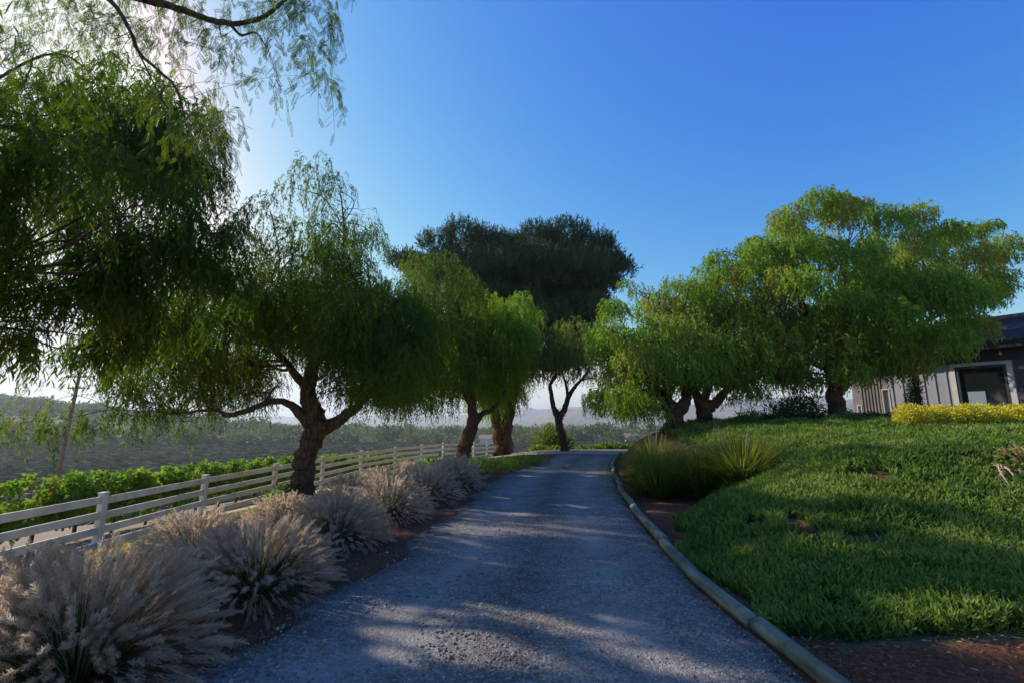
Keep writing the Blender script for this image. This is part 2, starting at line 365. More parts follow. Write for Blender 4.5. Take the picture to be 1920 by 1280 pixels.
# driveway: compacted gravel sheet with ragged edges
def gravelmat():
    m, n, p = newmat('driveway_gravel')
    tc = n.nodes.new('ShaderNodeTexCoord')
    v1 = ND(n, 'ShaderNodeTexVoronoi', Scale=55.0); n.links.new(tc.outputs['Object'], v1.inputs['Vector'])
    v2 = ND(n, 'ShaderNodeTexVoronoi', Scale=110.0); n.links.new(tc.outputs['Object'], v2.inputs['Vector'])
    sc = n.nodes.new('ShaderNodeSeparateColor'); n.links.new(v1.outputs['Color'], sc.inputs[0])
    c = ramp(n, sc.outputs[0], [(0, (.13, .115, .10)), (.5, (.225, .20, .175)), (.85, (.30, .27, .235)), (1, (.40, .365, .325))])
    f = noise(n, 1.1, 6, .7); f2 = noise(n, 4.5, 6, .7)
    c = mixc(n, ramp(n, f2, [(.54, (0, 0, 0)), (.7, (.6, .6, .6))]), c, (.12, .085, .065))
    ta = ND(n, 'ShaderNodeAttribute', attribute_name='track'); tm = ND(n, 'ShaderNodeMath', operation='MULTIPLY'); n.links.new(ta.outputs['Fac'], tm.inputs[0]); n.links.new(ramp(n, f2, [(.35, (.15, .15, .15)), (.6, (.9, .9, .9))]), tm.inputs[1])
    c = mixc(n, tm.outputs[0], c, (.085, .06, .048))
    tb = ND(n, 'ShaderNodeAttribute', attribute_name='wheel'); t2 = ND(n, 'ShaderNodeMath', operation='MULTIPLY'); n.links.new(tb.outputs['Fac'], t2.inputs[0]); n.links.new(ramp(n, noise(n, 2.2, 5, .6), [(.3, (.2, .2, .2)), (.6, (.7, .7, .7))]), t2.inputs[1]); c = mixc(n, t2.outputs[0], c, (.34, .315, .285))
    tr = ramp(n, f, [(.35, (.72, .72, .72)), (.65, (1.05, 1.05, 1.05))])
    c = mixc(n, 1.0, c, tr, 'MULTIPLY')
    n.links.new(c, p.inputs['Base Color']); p.inputs['Roughness'].default_value = .9; p.inputs['Specular IOR Level'].default_value = .2
    ad = ND(n, 'ShaderNodeMath', operation='ADD'); n.links.new(v1.outputs['Distance'], ad.inputs[0]); n.links.new(v2.outputs['Distance'], ad.inputs[1])
    inv = ND(n, 'ShaderNodeMath', operation='MULTIPLY'); inv.inputs[1].default_value = -1; n.links.new(ad.outputs[0], inv.inputs[0])
    bump(n, p, inv.outputs[0], .7, .009); return m
ry = np.concatenate([np.arange(-6, 12, .08), np.arange(12, 33, .16)])
us = np.linspace(0, 1, 70); UU, RY = np.meshgrid(us, ry, indexing='ij')
rl = XL(ry) - .0 + vn(ry * 1.3, ry * 0) * .45 + vn2(ry * 5, ry * 0) * .16; rr = XR(ry) - .03 + vn(ry * 1.6, ry * 0 + 7) * .1
rr = np.minimum(rr, XR(ry) + .02)
RX = rl + (rr - rl) * UU
rut = -.016 * (np.exp(-((UU - .27) / .09) ** 2) + np.exp(-((UU - .74) / .09) ** 2))
RZ = hgt(RX, RY) + .030 + rut + vn(RX * 2.2, RY * 2.2) * .012 + np.minimum(0, (-.022 + .5 * np.minimum(UU, 1 - UU)))
a1, a2 = RX.shape; idx = np.arange(a1 * a2).reshape(a1, a2)
fq = np.stack([idx[:-1, :-1], idx[1:, :-1], idx[1:, 1:], idx[:-1, 1:]], -1).reshape(-1, 4)
dr = tag(mesh('driveway', np.stack([RX, RY, RZ], -1).reshape(-1, 3), fq, gravelmat(), smooth_=True), kind='structure')
tk = np.exp(-((UU - .5 - .03 * vn(RY * .7, RY * 0)) / .07) ** 2) * .6 + np.exp(-(UU / .10) ** 2) * .9 + np.exp(-((1 - UU) / .05) ** 2) * .8
tw_ = np.exp(-((UU - .27 - .03 * vn(RY * .5, RY * 0)) / .085) ** 2) + np.exp(-((UU - .74 - .03 * vn(RY * .5, RY * 0)) / .085) ** 2)
tb = dr.data.attributes.new('wheel', 'FLOAT', 'POINT'); tb.data.foreach_set('value', np.clip(tw_, 0, 1).astype(np.float32).ravel())
ta = dr.data.attributes.new('track', 'FLOAT', 'POINT'); ta.data.foreach_set('value', np.clip(tk, 0, 1).astype(np.float32).ravel())
# dirt lane between the fence and the vines, and dirt turnaround at the crest
def sheet(name, P0, w, mat, lift=.012):
    P0 = np.array(P0, float); Q = spline(np.c_[P0, np.zeros(len(P0)), np.zeros(len(P0))], 24)[:, :2]
    t = unit(np.gradient(Q, axis=0)); nn = np.c_[t[:, 1], -t[:, 0]]; k = np.linspace(-.5, .5, 14)
    X = Q[:, None, 0] + nn[:, None, 0] * k[None] * w; Y = Q[:, None, 1] + nn[:, None, 1] * k[None] * w
    X = X + vn(X * 1.2, Y * 1.2) * .4
    Z = hgt(X, Y) + lift + .03 * (1 - (2 * k[None]) ** 4) ; a, b = X.shape; idx = np.arange(a * b).reshape(a, b)
    f = np.stack([idx[:-1, :-1], idx[:-1, 1:], idx[1:, 1:], idx[1:, :-1]], -1).reshape(-1, 4)
    return tag(mesh(name, np.stack([X, Y, Z], -1).reshape(-1, 3), f, mat, smooth_=True), kind='structure')
def dirtmat(name, a, b, c):
    m, n, p = newmat(name); g = noise(n, 18, 7, .7); f = noise(n, 1.2, 5)
    cc = mixc(n, ramp(n, f, [(.4, (0, 0, 0)), (.7, (1, 1, 1))]), ramp(n, g, [(.3, a), (.7, b)]), c)
    n.links.new(cc, p.inputs['Base Color']); bump(n, p, g, .6, .02); p.inputs['Roughness'].default_value = .95; return m
sheet('dirt_lane', [(-9.95, -3), (-9.9, 6), (-9.85, 12), (-9.5, 20), (-8.9, 27), (-7.6, 34), (-5.2, 42)], 1.6, dirtmat('dirt_lane_soil', (.32, .22, .12), (.50, .36, .20), (.46, .35, .14)))
sheet('dirt_turnaround', [(-1.5, 26.6), (2.5, 26.4), (5.5, 26.2), (8.5, 26.8)], 5.5, dirtmat('turnaround_soil', (.26, .19, .14), (.45, .35, .26), (.38, .28, .20)), .045)

# ------------------------------------------------------------------ far hills
def ridge(name, x0, x1, y0, depth, hts, base, mat, seed):
    nx, ny = 220, 40
    X, V = np.meshgrid(np.linspace(x0, x1, nx), np.linspace(0, 1, ny), indexing='ij')
    H = np.interp(X, [h[0] for h in hts], [h[1] for h in hts])
    nv = VN(seed)
    prof = np.sin(np.clip(V, 0, 1) * math.pi) ** .8
    Z = base + H * prof * (1 + .5 * nv(X / 180 + 3, V * 5) + .28 * nv(X / 60, V * 13) + .14 * nv(X / 25, V * 30))
    Y = y0 + V * depth + nv(X / 300, V * 0) * 150
    idx = np.arange(nx * ny).reshape(nx, ny)
    f = np.stack([idx[:-1, :-1], idx[1:, :-1], idx[1:, 1:], idx[:-1, 1:]], -1).reshape(-1, 4)
    return tag(mesh(name, np.stack([X, Y, Z], -1).reshape(-1, 3), f, mat, smooth_=True), kind='structure')
def hillmat(name, a, b, c):
    m, n, p = newmat(name)
    f = noise(n, .006, 8, .65); g = noise(n, .03, 5, .7)
    cc = mixc(n, ramp(n, g, [(.5, (0, 0, 0)), (.62, (1, 1, 1))]), ramp(n, f, [(.35, a), (.65, b)]), c)
    n.links.new(cc, p.inputs['Base Color']); p.inputs['Roughness'].default_value = 1; return m
hm = hillmat('dry_hill', (.20, .15, .10), (.27, .21, .13), (.07, .08, .04))
ridge('hills', -400, 4600, 1900, 900, [(-400, 10), (100, 25), (250, 70), (420, 85), (560, 100), (900, 90), (1300, 110), (1700, 120), (2400, 130), (3200, 120), (4600, 110)], -14, hm, 21)
ridge('hills', -3600, 3800, 3300, 1200, [(-3600, 90), (-2000, 60), (-900, 50), (-300, 70), (100, 120), (500, 120), (1200, 130), (2400, 150), (3800, 150)], -14, hm, 22)

# ------------------------------------------------------------------ foliage builders
def strips(P, D, Wd, length, width, rg, bend=.25, mid=1.0, tip=.25, base=.35):
    """leaf strips of 2 quads each; P base, D direction, Wd width direction (unit)"""
    n = len(P); length = np.broadcast_to(length, n)[:, None]; width = np.broadcast_to(width, n)[:, None] / 2
    m = P + D * length * .5
    D2 = unit(D + np.array((0, 0, -1.0)) * bend); e = m + D2 * length * .5
    V = np.stack([P - Wd * width * base, P + Wd * width * base, m - Wd * width * mid, m + Wd * width * mid, e - Wd * width * tip, e + Wd * width * tip], 1)
    k = np.arange(n)[:, None] * 6
    f = np.concatenate([k + np.array([[0, 1, 3, 2]]), k + np.array([[2, 3, 5, 4]])], 1).reshape(-1, 4)
    return V.reshape(-1, 3), f
def join(parts):
    V = []; Fs = []; Rn = []; o = 0
    for v, f, r in parts:
        V.append(v); Fs.append(f + o); Rn.append(r); o += len(v)
    return np.concatenate(V), np.concatenate(Fs), np.concatenate(Rn)
def rdir(rg, n):
    return unit(rg.normal(size=(n, 3)))
def weeping(lobes, rg, dens=110, L=(.5, 1.2), leaf=.19, wid=.035, gap=.055, zs=.85, detailed=False, spread=.55):
    """lobes: rows (x, y, z, r[, densfactor]); hanging strands of pinnate leaves. returns v, f, rnd, strand curves"""
    parts = []; curves = []
    for lo in lobes:
        c = np.array(lo[:3]); r = lo[3]; k = lo[4] if len(lo) > 4 else 1.0
        n = max(6, int(dens * r * r * k))
        d = rdir(rg, n); d[:, 2] = d[:, 2] * .95 + .18
        rr = r * (rg.rand(n) ** .35) * (1 + .16 * np.sin(d[:, 0] * 7 + c[0]) * np.sin(d[:, 1] * 6 + c[2] * 3))
        o = c + unit(d) * rr[:, None] * np.array((1, 1, zs))
        out = unit(d * np.array((1, 1, .15)) + rg.normal(size=(n, 3)) * .4)
        ln = rg.uniform(L[0], L[1], n) * min(1.0, .55 + r * .3)
        K = max(4, int(np.mean(ln) / gap)); t = np.linspace(0, 1, K)
        P = o[:, None] + out[:, None] * (ln * spread * .8)[:, None, None] * (t ** .75)[None, :, None] + np.array((0, 0, 1.0)) * (.14 * np.sin(t * 2.2) - t ** 1.55)[None, :, None] * ln[:, None, None]
        P = P + rg.normal(size=P.shape) * .012
        kp = prune(P); P = P[kp]; n = len(P)
        if n < 2: continue
        curves.append(P[:: max(1, n // 40)])
        tg = unit(np.gradient(P, axis=1)).reshape(-1, 3)
        Q = P.reshape(-1, 3); m = len(Q)
        side = rdir(rg, m); side[:, 2] *= .3
        D = unit(tg * .55 + side * .75 + np.array((0, 0, -.35)))
        Wd = unit(np.cross(D, rdir(rg, m)))
        ll = leaf * rg.uniform(.6, 1.2, m)
        tone = np.clip(np.repeat(rg.rand(n) * .4, K) + rg.rand(m) * .5 + rg.uniform(-.15, .3), 0, 1)
        if not detailed:
            v, f = strips(Q, D, Wd, ll, wid * rg.uniform(.7, 1.3, m), rg, .5)
            parts.append((v, f, np.repeat(tone, 2)))
        else:
            J = 11; tt = np.linspace(.1, 1, J)
            D2 = unit(D + np.array((0, 0, -.5)))
            B = Q[:, None] + (D[:, None] * (tt - tt ** 2 * .4)[None, :, None] + D2[:, None] * (tt ** 2 * .4)[None, :, None]) * ll[:, None, None]
            for sg in (-1, 1):
                ax = D[:, None] * .45 + sg * Wd[:, None] * .9 + np.array((0, 0, -.18)); ax = unit(np.broadcast_to(ax, B.shape)).reshape(-1, 3)
                BB = B.reshape(-1, 3); mm = len(BB)
                nrm = unit(np.cross(ax, np.repeat(D, J, 0)) ); w2 = unit(np.cross(ax, nrm) + rg.normal(size=(mm, 3)) * .25)
                l2 = (.040 * np.repeat(ll / leaf, J) * rg.uniform(.8, 1.2, mm) * np.tile(np.sin(tt * 2.6 + .35) * .5 + .6, m))[:, None]; ww = .0052
                V = np.stack([BB, BB + ax * l2 * .45 + w2 * ww, BB + ax * l2, BB + ax * l2 * .45 - w2 * ww], 1).reshape(-1, 3)
                f = np.arange(mm * 4).reshape(-1, 4)
                parts.append((V, f, np.repeat(tone, J)))
    v, f, rn = join(parts)
    return v, f, rn, curves
def cloud(lobes, rg, dens=400, leaf=.1, wid=.05, zs=1.0, up=.2, bend=.2, shell=.4, tip=.25):
    parts = []
    for lo in lobes:
        c = np.array(lo[:3]); r = lo[3]; k = lo[4] if len(lo) > 4 else 1.0; n = max(8, int(dens * r * r * k))
        d = rdir(rg, n); rr = r * rg.rand(n) ** shell * (1 + .18 * np.sin(d[:, 0] * 6 + c[1] * 5) * np.cos(d[:, 2] * 7 + c[0] * 5))
        P = c + d * rr[:, None] * np.array((1, 1, zs)); D = unit(d + rdir(rg, n) * .8 + np.array((0, 0, up)))
        v, f = strips(P, D, unit(np.cross(D, rdir(rg, n))), leaf * rg.uniform(.6, 1.3, n), wid * rg.uniform(.7, 1.3, n), rg, bend, tip=tip)
        parts.append((v, f, np.repeat(np.clip(rg.rand(n) * .75 + rg.rand() * .25, 0, 1), 2)))
    return join(parts)
def lobes_px(L, Y, extra=1, spreadY=.9, rg=None, k=1.0, jit=.22):
    """lobes (photo px, py, radius px, dY) -> world lobes round depth Y; extra copies before and behind give the crown its depth"""
    out = []
    for l in L:
        dY = l[3] if len(l) > 3 else 0.0; kk = l[4] if len(l) > 4 else 1.0
        ex = extra if (l[2] >= 34 and kk > .65) else 1
        for e in range(ex):
            off = 0 if ex == 1 else (e / (ex - 1) - .5) * 2
            r = l[2] / F * Y * .92
            y = Y + dY + off * spreadY * (1.0 + .3 * rg.rand())
            c = at(l[0], l[1], Y + dY)
            sh = rg.normal(size=3) * r * (jit if ex > 1 else .05); sh[1] = 0
            out.append((c[0] + sh[0], y, c[2] + sh[2] * .6 - .16 * r - (.12 * r if off else 0), r * (1 if off == 0 else .9), kk * k * (1.5 if ex == 1 and extra > 1 else 1)))
    return out
# places on the ground that the sun reaches: (photo px, py, radius of the gap in the foliage, m); strands in the way are pruned
GAPS = []
def prune(P):
    keep = np.ones(len(P), bool); sv = np.array(sunv)
    for g, rr in GAPS:
        d = P - g; k = d @ sv; q = np.sqrt(np.maximum((d ** 2).sum(-1) - k ** 2, 0))
        keep &= ~((q < rr) & (k > 0)).any(1)
    return keep
def limb_tree(mb, base, radius, forks, lobes, rg, rough=.10, twig_r=.012, n=12, tk=1.0):
    """trunk and limbs: forks = list of paths, each list of (x,y,z,r) beginning on the trunk; twigs run from limb points to lobe centres"""
    pts = []
    for i, pth in enumerate(forks):
        S = spline(pth, 7); S[:, :3] += rg.normal(size=(len(S), 3)) * (S[:, 3:4] * .10)
        mb.tube(S[:, :3], S[:, 3], n if S[0, 3] > .1 else 8, rough, seed=i * 7 + int(abs(base[0]) * 10))
        pts.append(S)
    A = np.concatenate([p[len(p) // 3:] for p in pts])
    used = []
    for lo in lobes:
        c = np.array(lo[:3]); d = np.linalg.norm(A[:, :3] - c, axis=1) + 2.2 * np.maximum(0, A[:, 2] - c[2]); i = int(np.argmin(d))
        s = A[i]; r0 = min(s[3] * .6, .03 + .014 * d[i]) * tk; m1 = s[:3] * .6 + c * .4 + rg.normal(size=3) * .12 * d[i] ** .5 + np.array((0, 0, .10 * d[i] * .6)); m2 = s[:3] * .25 + c * .75 + rg.normal(size=3) * .10 * d[i] ** .5 + np.array((0, 0, .12 * d[i] * .5))
        S = spline([(*s[:3], r0), (*m1, r0 * .75), (*m2, r0 * .5), (*c, r0 * .3)], 5)
        mb.tube(S[:, :3], S[:, 3], 6, .08)
        for q in range(4):
            j = rg.randint(4, len(S)); e = S[j, :3] + unit(rg.normal(size=3) * np.array((1, 1, .4)) + np.array((0, 0, .35))) * lo[3] * .75
            mm = (S[j, :3] + e) / 2 + np.array((0, 0, .1 * lo[3])) + rg.normal(size=3) * .06 * lo[3]
            mb.tube([S[j, :3], mm, e], [S[j, 3] * .7, S[j, 3] * .5, twig_r * .5], 5, 0)
def T(name, base, label, cat='tree', group=None): return empty(name, base, label, cat, group)
def px3(L, Y):
    """limb path given as (px, py, radius m, dY)"""
    return [(*at(p[0], p[1], Y + (p[3] if len(p) > 3 else 0)), p[2]) for p in L]
def flare(p, r):
    """three points of a flaring root collar under the trunk's first point"""
    x, y, z = p
    return [(x, y, z - .35, r * 1.55), (x, y, z + .02, r * 1.3), (x, y, z + .28, r * 1.02)]
def pepper(label, base, r, paths, lob, Y, mat, seed, dens=180, extra=2, spreadY=1.2, leaf=.12, wid=.024, L=(.35, .85), detailed=False, n=14, gap=.036, group='pepper trees along the driveway', far=None, name='pepper_tree', rs=1.0):
    rg = np.random.RandomState(seed)
    t = T(name, base, label, 'tree', group)
    lw = lobes_px(lob, Y, extra, spreadY, rg)
    if far: lw += far
    paths = [[(*p[:3], p[3] * rs) for p in pa] for pa in paths]
    mb = MB(); limb_tree(mb, base, r, paths, lw, rg, n=n)
    mb.build('trunk', BARK, t, True)
    v, f, rn, cv = weeping(lw, rg, dens, L, leaf, wid, gap, detailed=detailed)
    c = mesh('crown', v, f, mat, t, rn)
    return t

# ------------------------------------------------------------------ trees
for (a_, b_, r_) in [(925, 1152, .11), (958, 1160, .10), (985, 1170, .08), (765, 1172, .16), (800, 1180, .13), (735, 1165, .09), (760, 1195, .12), (720, 1145, .07), (815, 1150, .08), (870, 1160, .06), (905, 1195, .10), (930, 1210, .11), (965, 1232, .11), (1000, 1245, .1), (850, 1225, .13), (880, 1245, .13), (750, 1240, .09), (780, 1250, .07), (1040, 1170, .08), (1060, 1195, .08), (1150, 1160, .05), (1165, 1170, .06),
                      (1190, 1205, .08), (1240, 1235, .10), (1270, 1262, .09), (955, 1065, .07), (945, 1083, .05), (910, 1053, .04), (1150, 1058, .05), (985, 967, .13), (950, 935, .08), (1075, 950, .11), (1040, 925, .07), (960, 918, .10), (1065, 905, .09), (930, 962, .06), (990, 893, .12), (1110, 893, .1), (1000, 1000, .05), (1400, 1215, .05),
                      (1210, 1010, .05), (1240, 1028, .05), (1350, 1140, .05), (1555, 908, .22), (1540, 938, .25), (1580, 945, .15), (1485, 982, .13), (1420, 1045, .1), (1610, 1055, .12), (1660, 905, .12), (1800, 1010, .12), (1850, 1030, .12), (1770, 960, .1), (1720, 1030, .07), (1640, 990, .08), (1870, 1190, .2), (1840, 1210, .15), (1640, 940, .1), (1230, 960, .12), (1250, 945, .1)]:
    GAPS.append((G(a_, b_), r_))
for (x_, y_, z_, r_) in [(-2.9, 3.1, .75, .3), (-3.2, 3.5, .7, .25), (-4.25, 4.35, .4, .45), (-3.95, 6.2, .35, .4), (-2.6, 5.0, .75, .28), (-2.2, 4.9, .7, .15), (-5.2, 4.9, .3, .4), (-3.6, 12.2, .4, .45), (-3.4, 11.2, .4, .35), (-3.2, 14.2, .3, .4), (-2.4, 7.0, .7, .12), (-6.6, 12.5, -.6, .5), (-7.2, 10.5, -.9, .5), (-6.5, 8.0, -.6, .5), (-6.5, 17, -.7, .6), (-6, 21, -.7, .6),
                         (12, 12.6, 1.8, .35), (13, 12.6, 1.8, .35), (14, 12.6, 1.8, .35), (15, 12.6, 1.8, .35), (10.5, 12.4, 1.6, .3), (9, 10.8, 1.4, .4), (11, 11, 1.45, .4), (7.5, 9.5, 1.2, .35), (10.5, 9.2, 1.25, .35), (12.5, 10.8, 1.5, .4), (7, 11.5, 1.3, .35)]:
    GAPS.append((np.array((x_, y_, z_)), r_))
for y_ in np.arange(9.3, 13.8, 1.3):
    for x_ in np.arange(5.8 + (y_ - 9) * .2, 16, 1.4): GAPS.append((np.array((x_ + .3 * math.sin(y_ * 5 + x_), y_, float(hgt(x_, y_)) + .1)), .34))
for y_ in np.arange(6, 26, 1.1):
    for x_ in (-9.9, -9.2, -7.6, -6.6): GAPS.append((np.array((x_ + .2 * math.sin(y_ * 3), y_, float(hgt(x_, y_)))), .38))
# nearest tree, its trunk just outside the left edge of the frame
b0 = (-8.0, 5.0, hgt(-8.0, 5.0))
pp = [[*flare(b0, .42), (-7.9, 5.1, .3, .36), (-7.6, 5.3, 1.5, .33), (-7.7, 5.6, 3.0, .28), (-8.2, 5.9, 4.8, .2), (-8.4, 6.4, 6.4, .1)],
      [(-7.6, 5.3, 1.4, .22), (-7.6, 5.5, 4.2, .18), (*at(-60, -90, 5.9), .12), (*at(120, -40, 5.9), .08), (*at(290, 4, 6.0), .055), (*at(350, 22, 6.0), .045), (*at(420, 44, 6.0), .038), (*at(485, 36, 6.0), .03), (*at(530, 4, 6.0), .024), (*at(570, -40, 6.1), .02)],
      [(*at(170, -25, 5.9), .04), (*at(215, 10, 5.9), .032), (*at(245, 60, 5.8), .026), (*at(262, 100, 5.8), .022), (*at(300, 135, 5.7), .018), (*at(332, 170, 5.7), .014), (*at(352, 250, 5.7), .007)],
      [(*at(258, 95, 5.8), .012), (*at(300, 180, 5.7), .009), (*at(325, 225, 5.6), .005)],
      [(*at(430, 44, 6.0), .026), (*at(452, 66, 6.0), .018), (*at(480, 62, 6.0), .012), (*at(500, 90, 6.0), .008)],
      [(-7.7, 5.2, .9, .2), (-8.2, 6.6, 2.6, .12), (-8.8, 7.8, 3.9, .05), (-8.6, 8.6, 4.6, .02)],
      [(-7.4, 5.4, 1.8, .2), (-8.2, 6.8, 3.6, .16), (-9.0, 8.2, 4.8, .08)],
      [(-7.3, 5.4, 2.6, .16), (-7.0, 4.0, 4.6, .12), (-6.2, 2.6, 5.4, .06)]]
lobA = [(600, 15, 52, 0, .8), (540, 20, 50, .2, .55), (590, 90, 36, 0, 1.5), (605, 150, 26, .1, 1.5), (480, 60, 50, -.2, .55), (420, 70, 55, .2, .55), (500, 150, 22, 0, .5), (370, 160, 60, 0, .5),
        (380, 250, 48, .1, 1.3), (410, 215, 36, -.3, 1.2), (300, 60, 60, .4, .4), (340, 20, 60, .3, .5), (230, 60, 70, 0, .4), (150, 50, 80, 0, .5), (60, 90, 80, 0, .7), (110, 190, 80, .4, .45), (280, 190, 60, .4, .22),
        (30, 210, 80, 0, .8), (250, -60, 120, .5, .5), (450, -70, 110, .3, .5), (590, -60, 80, .3, .5), (60, -60, 120, .5, .6)]
lobB = [(40, 330, 110, .3, 1), (140, 360, 90, .6, .9), (70, 460, 120, .6, 1), (200, 450, 95, 1.0, 1), (290, 400, 70, 1.2, .8), (360, 410, 55, 1.2, .9), (330, 480, 80, 1.6, .9), (400, 440, 42, 1.4, .7),
        (120, 570, 110, 1.2, 1), (240, 560, 90, 1.6, 1), (20, 610, 55, .6, .8), (160, 640, 60, 1.4, .8), (300, 560, 70, 2.0, .8), (340, 350, 45, 1.0, .6), (400, 520, 40, 2, .7)]
rg = np.random.RandomState(100)
t0 = T('pepper_tree', b0, 'nearest pepper tree, its feathery branches hanging into the upper left of the view', 'tree', 'pepper trees along the driveway')
la = lobes_px(lobA, 6.0, 1, .4, rg); lb = lobes_px(lobB + [(300, 330, 55, 1.2, .7), (400, 370, 36, 1.2, .9), (430, 430, 26, 1.6, .8), (60, 250, 90, .5, .8), (180, 290, 50, .5, .5), (90, 640, 50, 1.2, .8), (380, 470, 60, 1.8, 1), (420, 500, 40, 2, .9), (230, 500, 90, 1.8, 1)], 7.0, 2, .55, rg)
lc = [(-7.2, 3.4, 5.8, 1.5, .5), (-5.6, 2.4, 5.9, 1.4, .45), (-9.3, 4.2, 6.4, 1.6, .6), (-9.6, 12.0, 9.2, 1.7, 1.1), (-10.8, 10.6, 8.4, 1.7, 1.1), (-8.8, 9.6, 8.8, 1.2, .4), (-11.5, 13.2, 10.2, 1.6, 1.1), (-10.5, 9.5, 6.6, 1.5, 1.0)]
mb = MB(); limb_tree(mb, b0, .4, pp, la + lb + lc, rg, n=14, tk=.42, twig_r=.006); mb.build('trunk', BARK, t0, True)
v1, f1, r1, c1 = weeping(la, rg, 230, (.45, 1.0), .19, .03, .065, detailed=True)
v2, f2, r2, c2 = weeping(lb, rg, 75, (.5, 1.1), .19, .03, .065, detailed=True)
v3, f3, r3, c3 = weeping(lb + lc, rg, 430, (.5, 1.0), .15, .028, .045)
v, f, rn = join([(v1, f1, r1), (v2, f2, r2), (v3, f3, r3)])
mesh('crown', v, f, PEP, t0, rn)
tw = MB()
for C in c1 + c2:
    for s in C[:14]: tw.tube(s[::3], np.linspace(.005, .002, len(s[::3])), 3, 0, cap=False)
tag(tw.build('twigs', TWIG, t0), kind='stuff')

# second tree: the big dark one with the leaning forked trunk beside the fence
Y1 = 14.6; g1 = at(567, 930, Y1); b1 = (g1[0], Y1, float(hgt(g1[0], Y1)))
p1 = [[*flare(b1, .36), *px3([(568, 890, .37), (574, 850, .34), (588, 812, .36), (592, 780, .33), (578, 740, .27), (585, 690, .22, .3), (610, 620, .17, .6), (640, 540, .10, .8), (645, 440, .05, .9), (640, 370, .02, .9)], Y1)],
      px3([(585, 800, .26), (545, 758, .13, -.3), (510, 752, .11, -.6), (465, 768, .09, -.9), (430, 778, .08, -1.1), (400, 768, .05, -1.2), (330, 775, .03, -1.3)], Y1),
      px3([(596, 805, .30), (640, 785, .2, .2), (680, 750, .15, .5), (720, 700, .1, .8), (760, 640, .05, 1)], Y1),
      px3([(582, 735, .2), (545, 690, .13, .6), (500, 640, .1, 1), (450, 600, .05, 1.4)], Y1),
      px3([(590, 690, .15), (560, 600, .09, -.8), (520, 540, .05, -1.2)], Y1),
      px3([(600, 660, .14), (680, 610, .09, -.6), (720, 580, .05, -1)], Y1)]
l1 = [(640, 365, 38, .6, .7), (610, 400, 40, .6, .7), (672, 395, 38, .6, .7), (575, 435, 45, .6, .7), (700, 440, 34, .8, .6), (640, 450, 60, .6, .6), (590, 495, 60, .4), (520, 500, 55, .6, .8), (470, 520, 50, .8), (680, 510, 60, .8), (420, 570, 60, .8),
      (510, 580, 75, 0), (600, 570, 76, .4), (700, 580, 80, 0), (770, 580, 55, .6), (370, 600, 55, .6, .8), (440, 660, 75, .2), (350, 670, 65, 0), (290, 690, 55, 0, .8), (740, 650, 70, .2), (670, 660, 70, .6),
      (790, 680, 45, .4), (740, 720, 50, -.3), (230, 735, 50, -.9, .9), (290, 750, 60, -1, .9), (190, 775, 40, -.9, .8), (245, 790, 40, -.9), (350, 740, 50, -1, .8), (400, 720, 55, -.5, .8), (330, 790, 26, -1.2, .7), (690, 730, 40, .3), (170, 800, 26, -.9, .8), (560, 600, 85, .9), (690, 620, 85, .9), (480, 610, 80, .5), (410, 640, 60, .4), (620, 560, 80, .8), (800, 620, 45, .6)]
pepper('dark weeping pepper tree with a thick leaning trunk by the white fence', b1, .36, p1, l1, Y1, PEP, 101,  rs=0.86, dens=240, extra=3, spreadY=1.8, L=(.4, 1.1))

Y2 = 23.0; g2 = at(868, 866, Y2); b2 = (g2[0], Y2, float(hgt(g2[0], Y2)))
p2 = [[*flare(b2, .42), *px3([(868, 845, .44), (880, 815, .40), (886, 790, .36), (884, 750, .26), (880, 700, .2), (870, 640, .13), (858, 560, .06)], Y2)],
      px3([(886, 795, .3), (905, 775, .18, .3), (925, 765, .13, .5), (950, 730, .08, .7)], Y2),
      px3([(884, 760, .2), (850, 700, .12, -.5), (810, 640, .07, -.8)], Y2)]
l2 = [(855, 520, 38), (880, 550, 38), (800, 520, 36, .8), (830, 580, 52), (775, 570, 44, .5), (870, 620, 50), (810, 650, 58), (760, 650, 45), (850, 690, 55), (785, 710, 45), (740, 720, 40, .5), (880, 690, 40, -.5), (830, 745, 30, .2, .7)]
pepper('pepper tree on a gnarled leaning trunk where the white fence turns', b2, .42, p2, l2, Y2, PEP, 102,  rs=0.78, dens=150, extra=3, spreadY=2.2, leaf=.15, wid=.032, L=(.5, 1.3), gap=.045, n=12)

Y3 = 27.0; g3 = at(940, 857, Y3); b3 = (g3[0], Y3, float(hgt(g3[0], Y3)))
p3 = [[*flare(b3, .60), *px3([(940, 835, .62), (937, 810, .58), (930, 780, .42), (918, 730, .30), (905, 670, .2), (900, 610, .1)], Y3)],
      px3([(944, 830, .50), (952, 790, .44, -.1), (962, 750, .34, -.2), (974, 700, .28, -.3), (985, 640, .18, -.3), (985, 580, .08, 0)], Y3),
      px3([(958, 770, .18), (945, 720, .13, -.7), (930, 660, .1, -1.2), (925, 610, .05, -1.5)], Y3)]
l3 = [(925, 585, 40, -.5), (955, 600, 42, -.5), (895, 620, 40), (930, 640, 56, -.8), (985, 640, 42, -.3), (860, 600, 34, -.3, .9), (870, 650, 36), (900, 690, 45, -.5), (950, 690, 48, -.8), (990, 680, 26), (925, 735, 34, -.5), (975, 560, 26, .8, .8), (1000, 620, 18), (965, 735, 24), (895, 735, 28, 0, .7), (1000, 585, 22, .8, .8)]
pepper('bright green pepper tree on a stout double trunk left of the driveway crest', b3, .6, p3, l3, Y3, PEP_B, 103,  rs=0.68, dens=150, extra=3, spreadY=2.0, leaf=.16, wid=.034, L=(.5, 1.4), gap=.045, n=14)

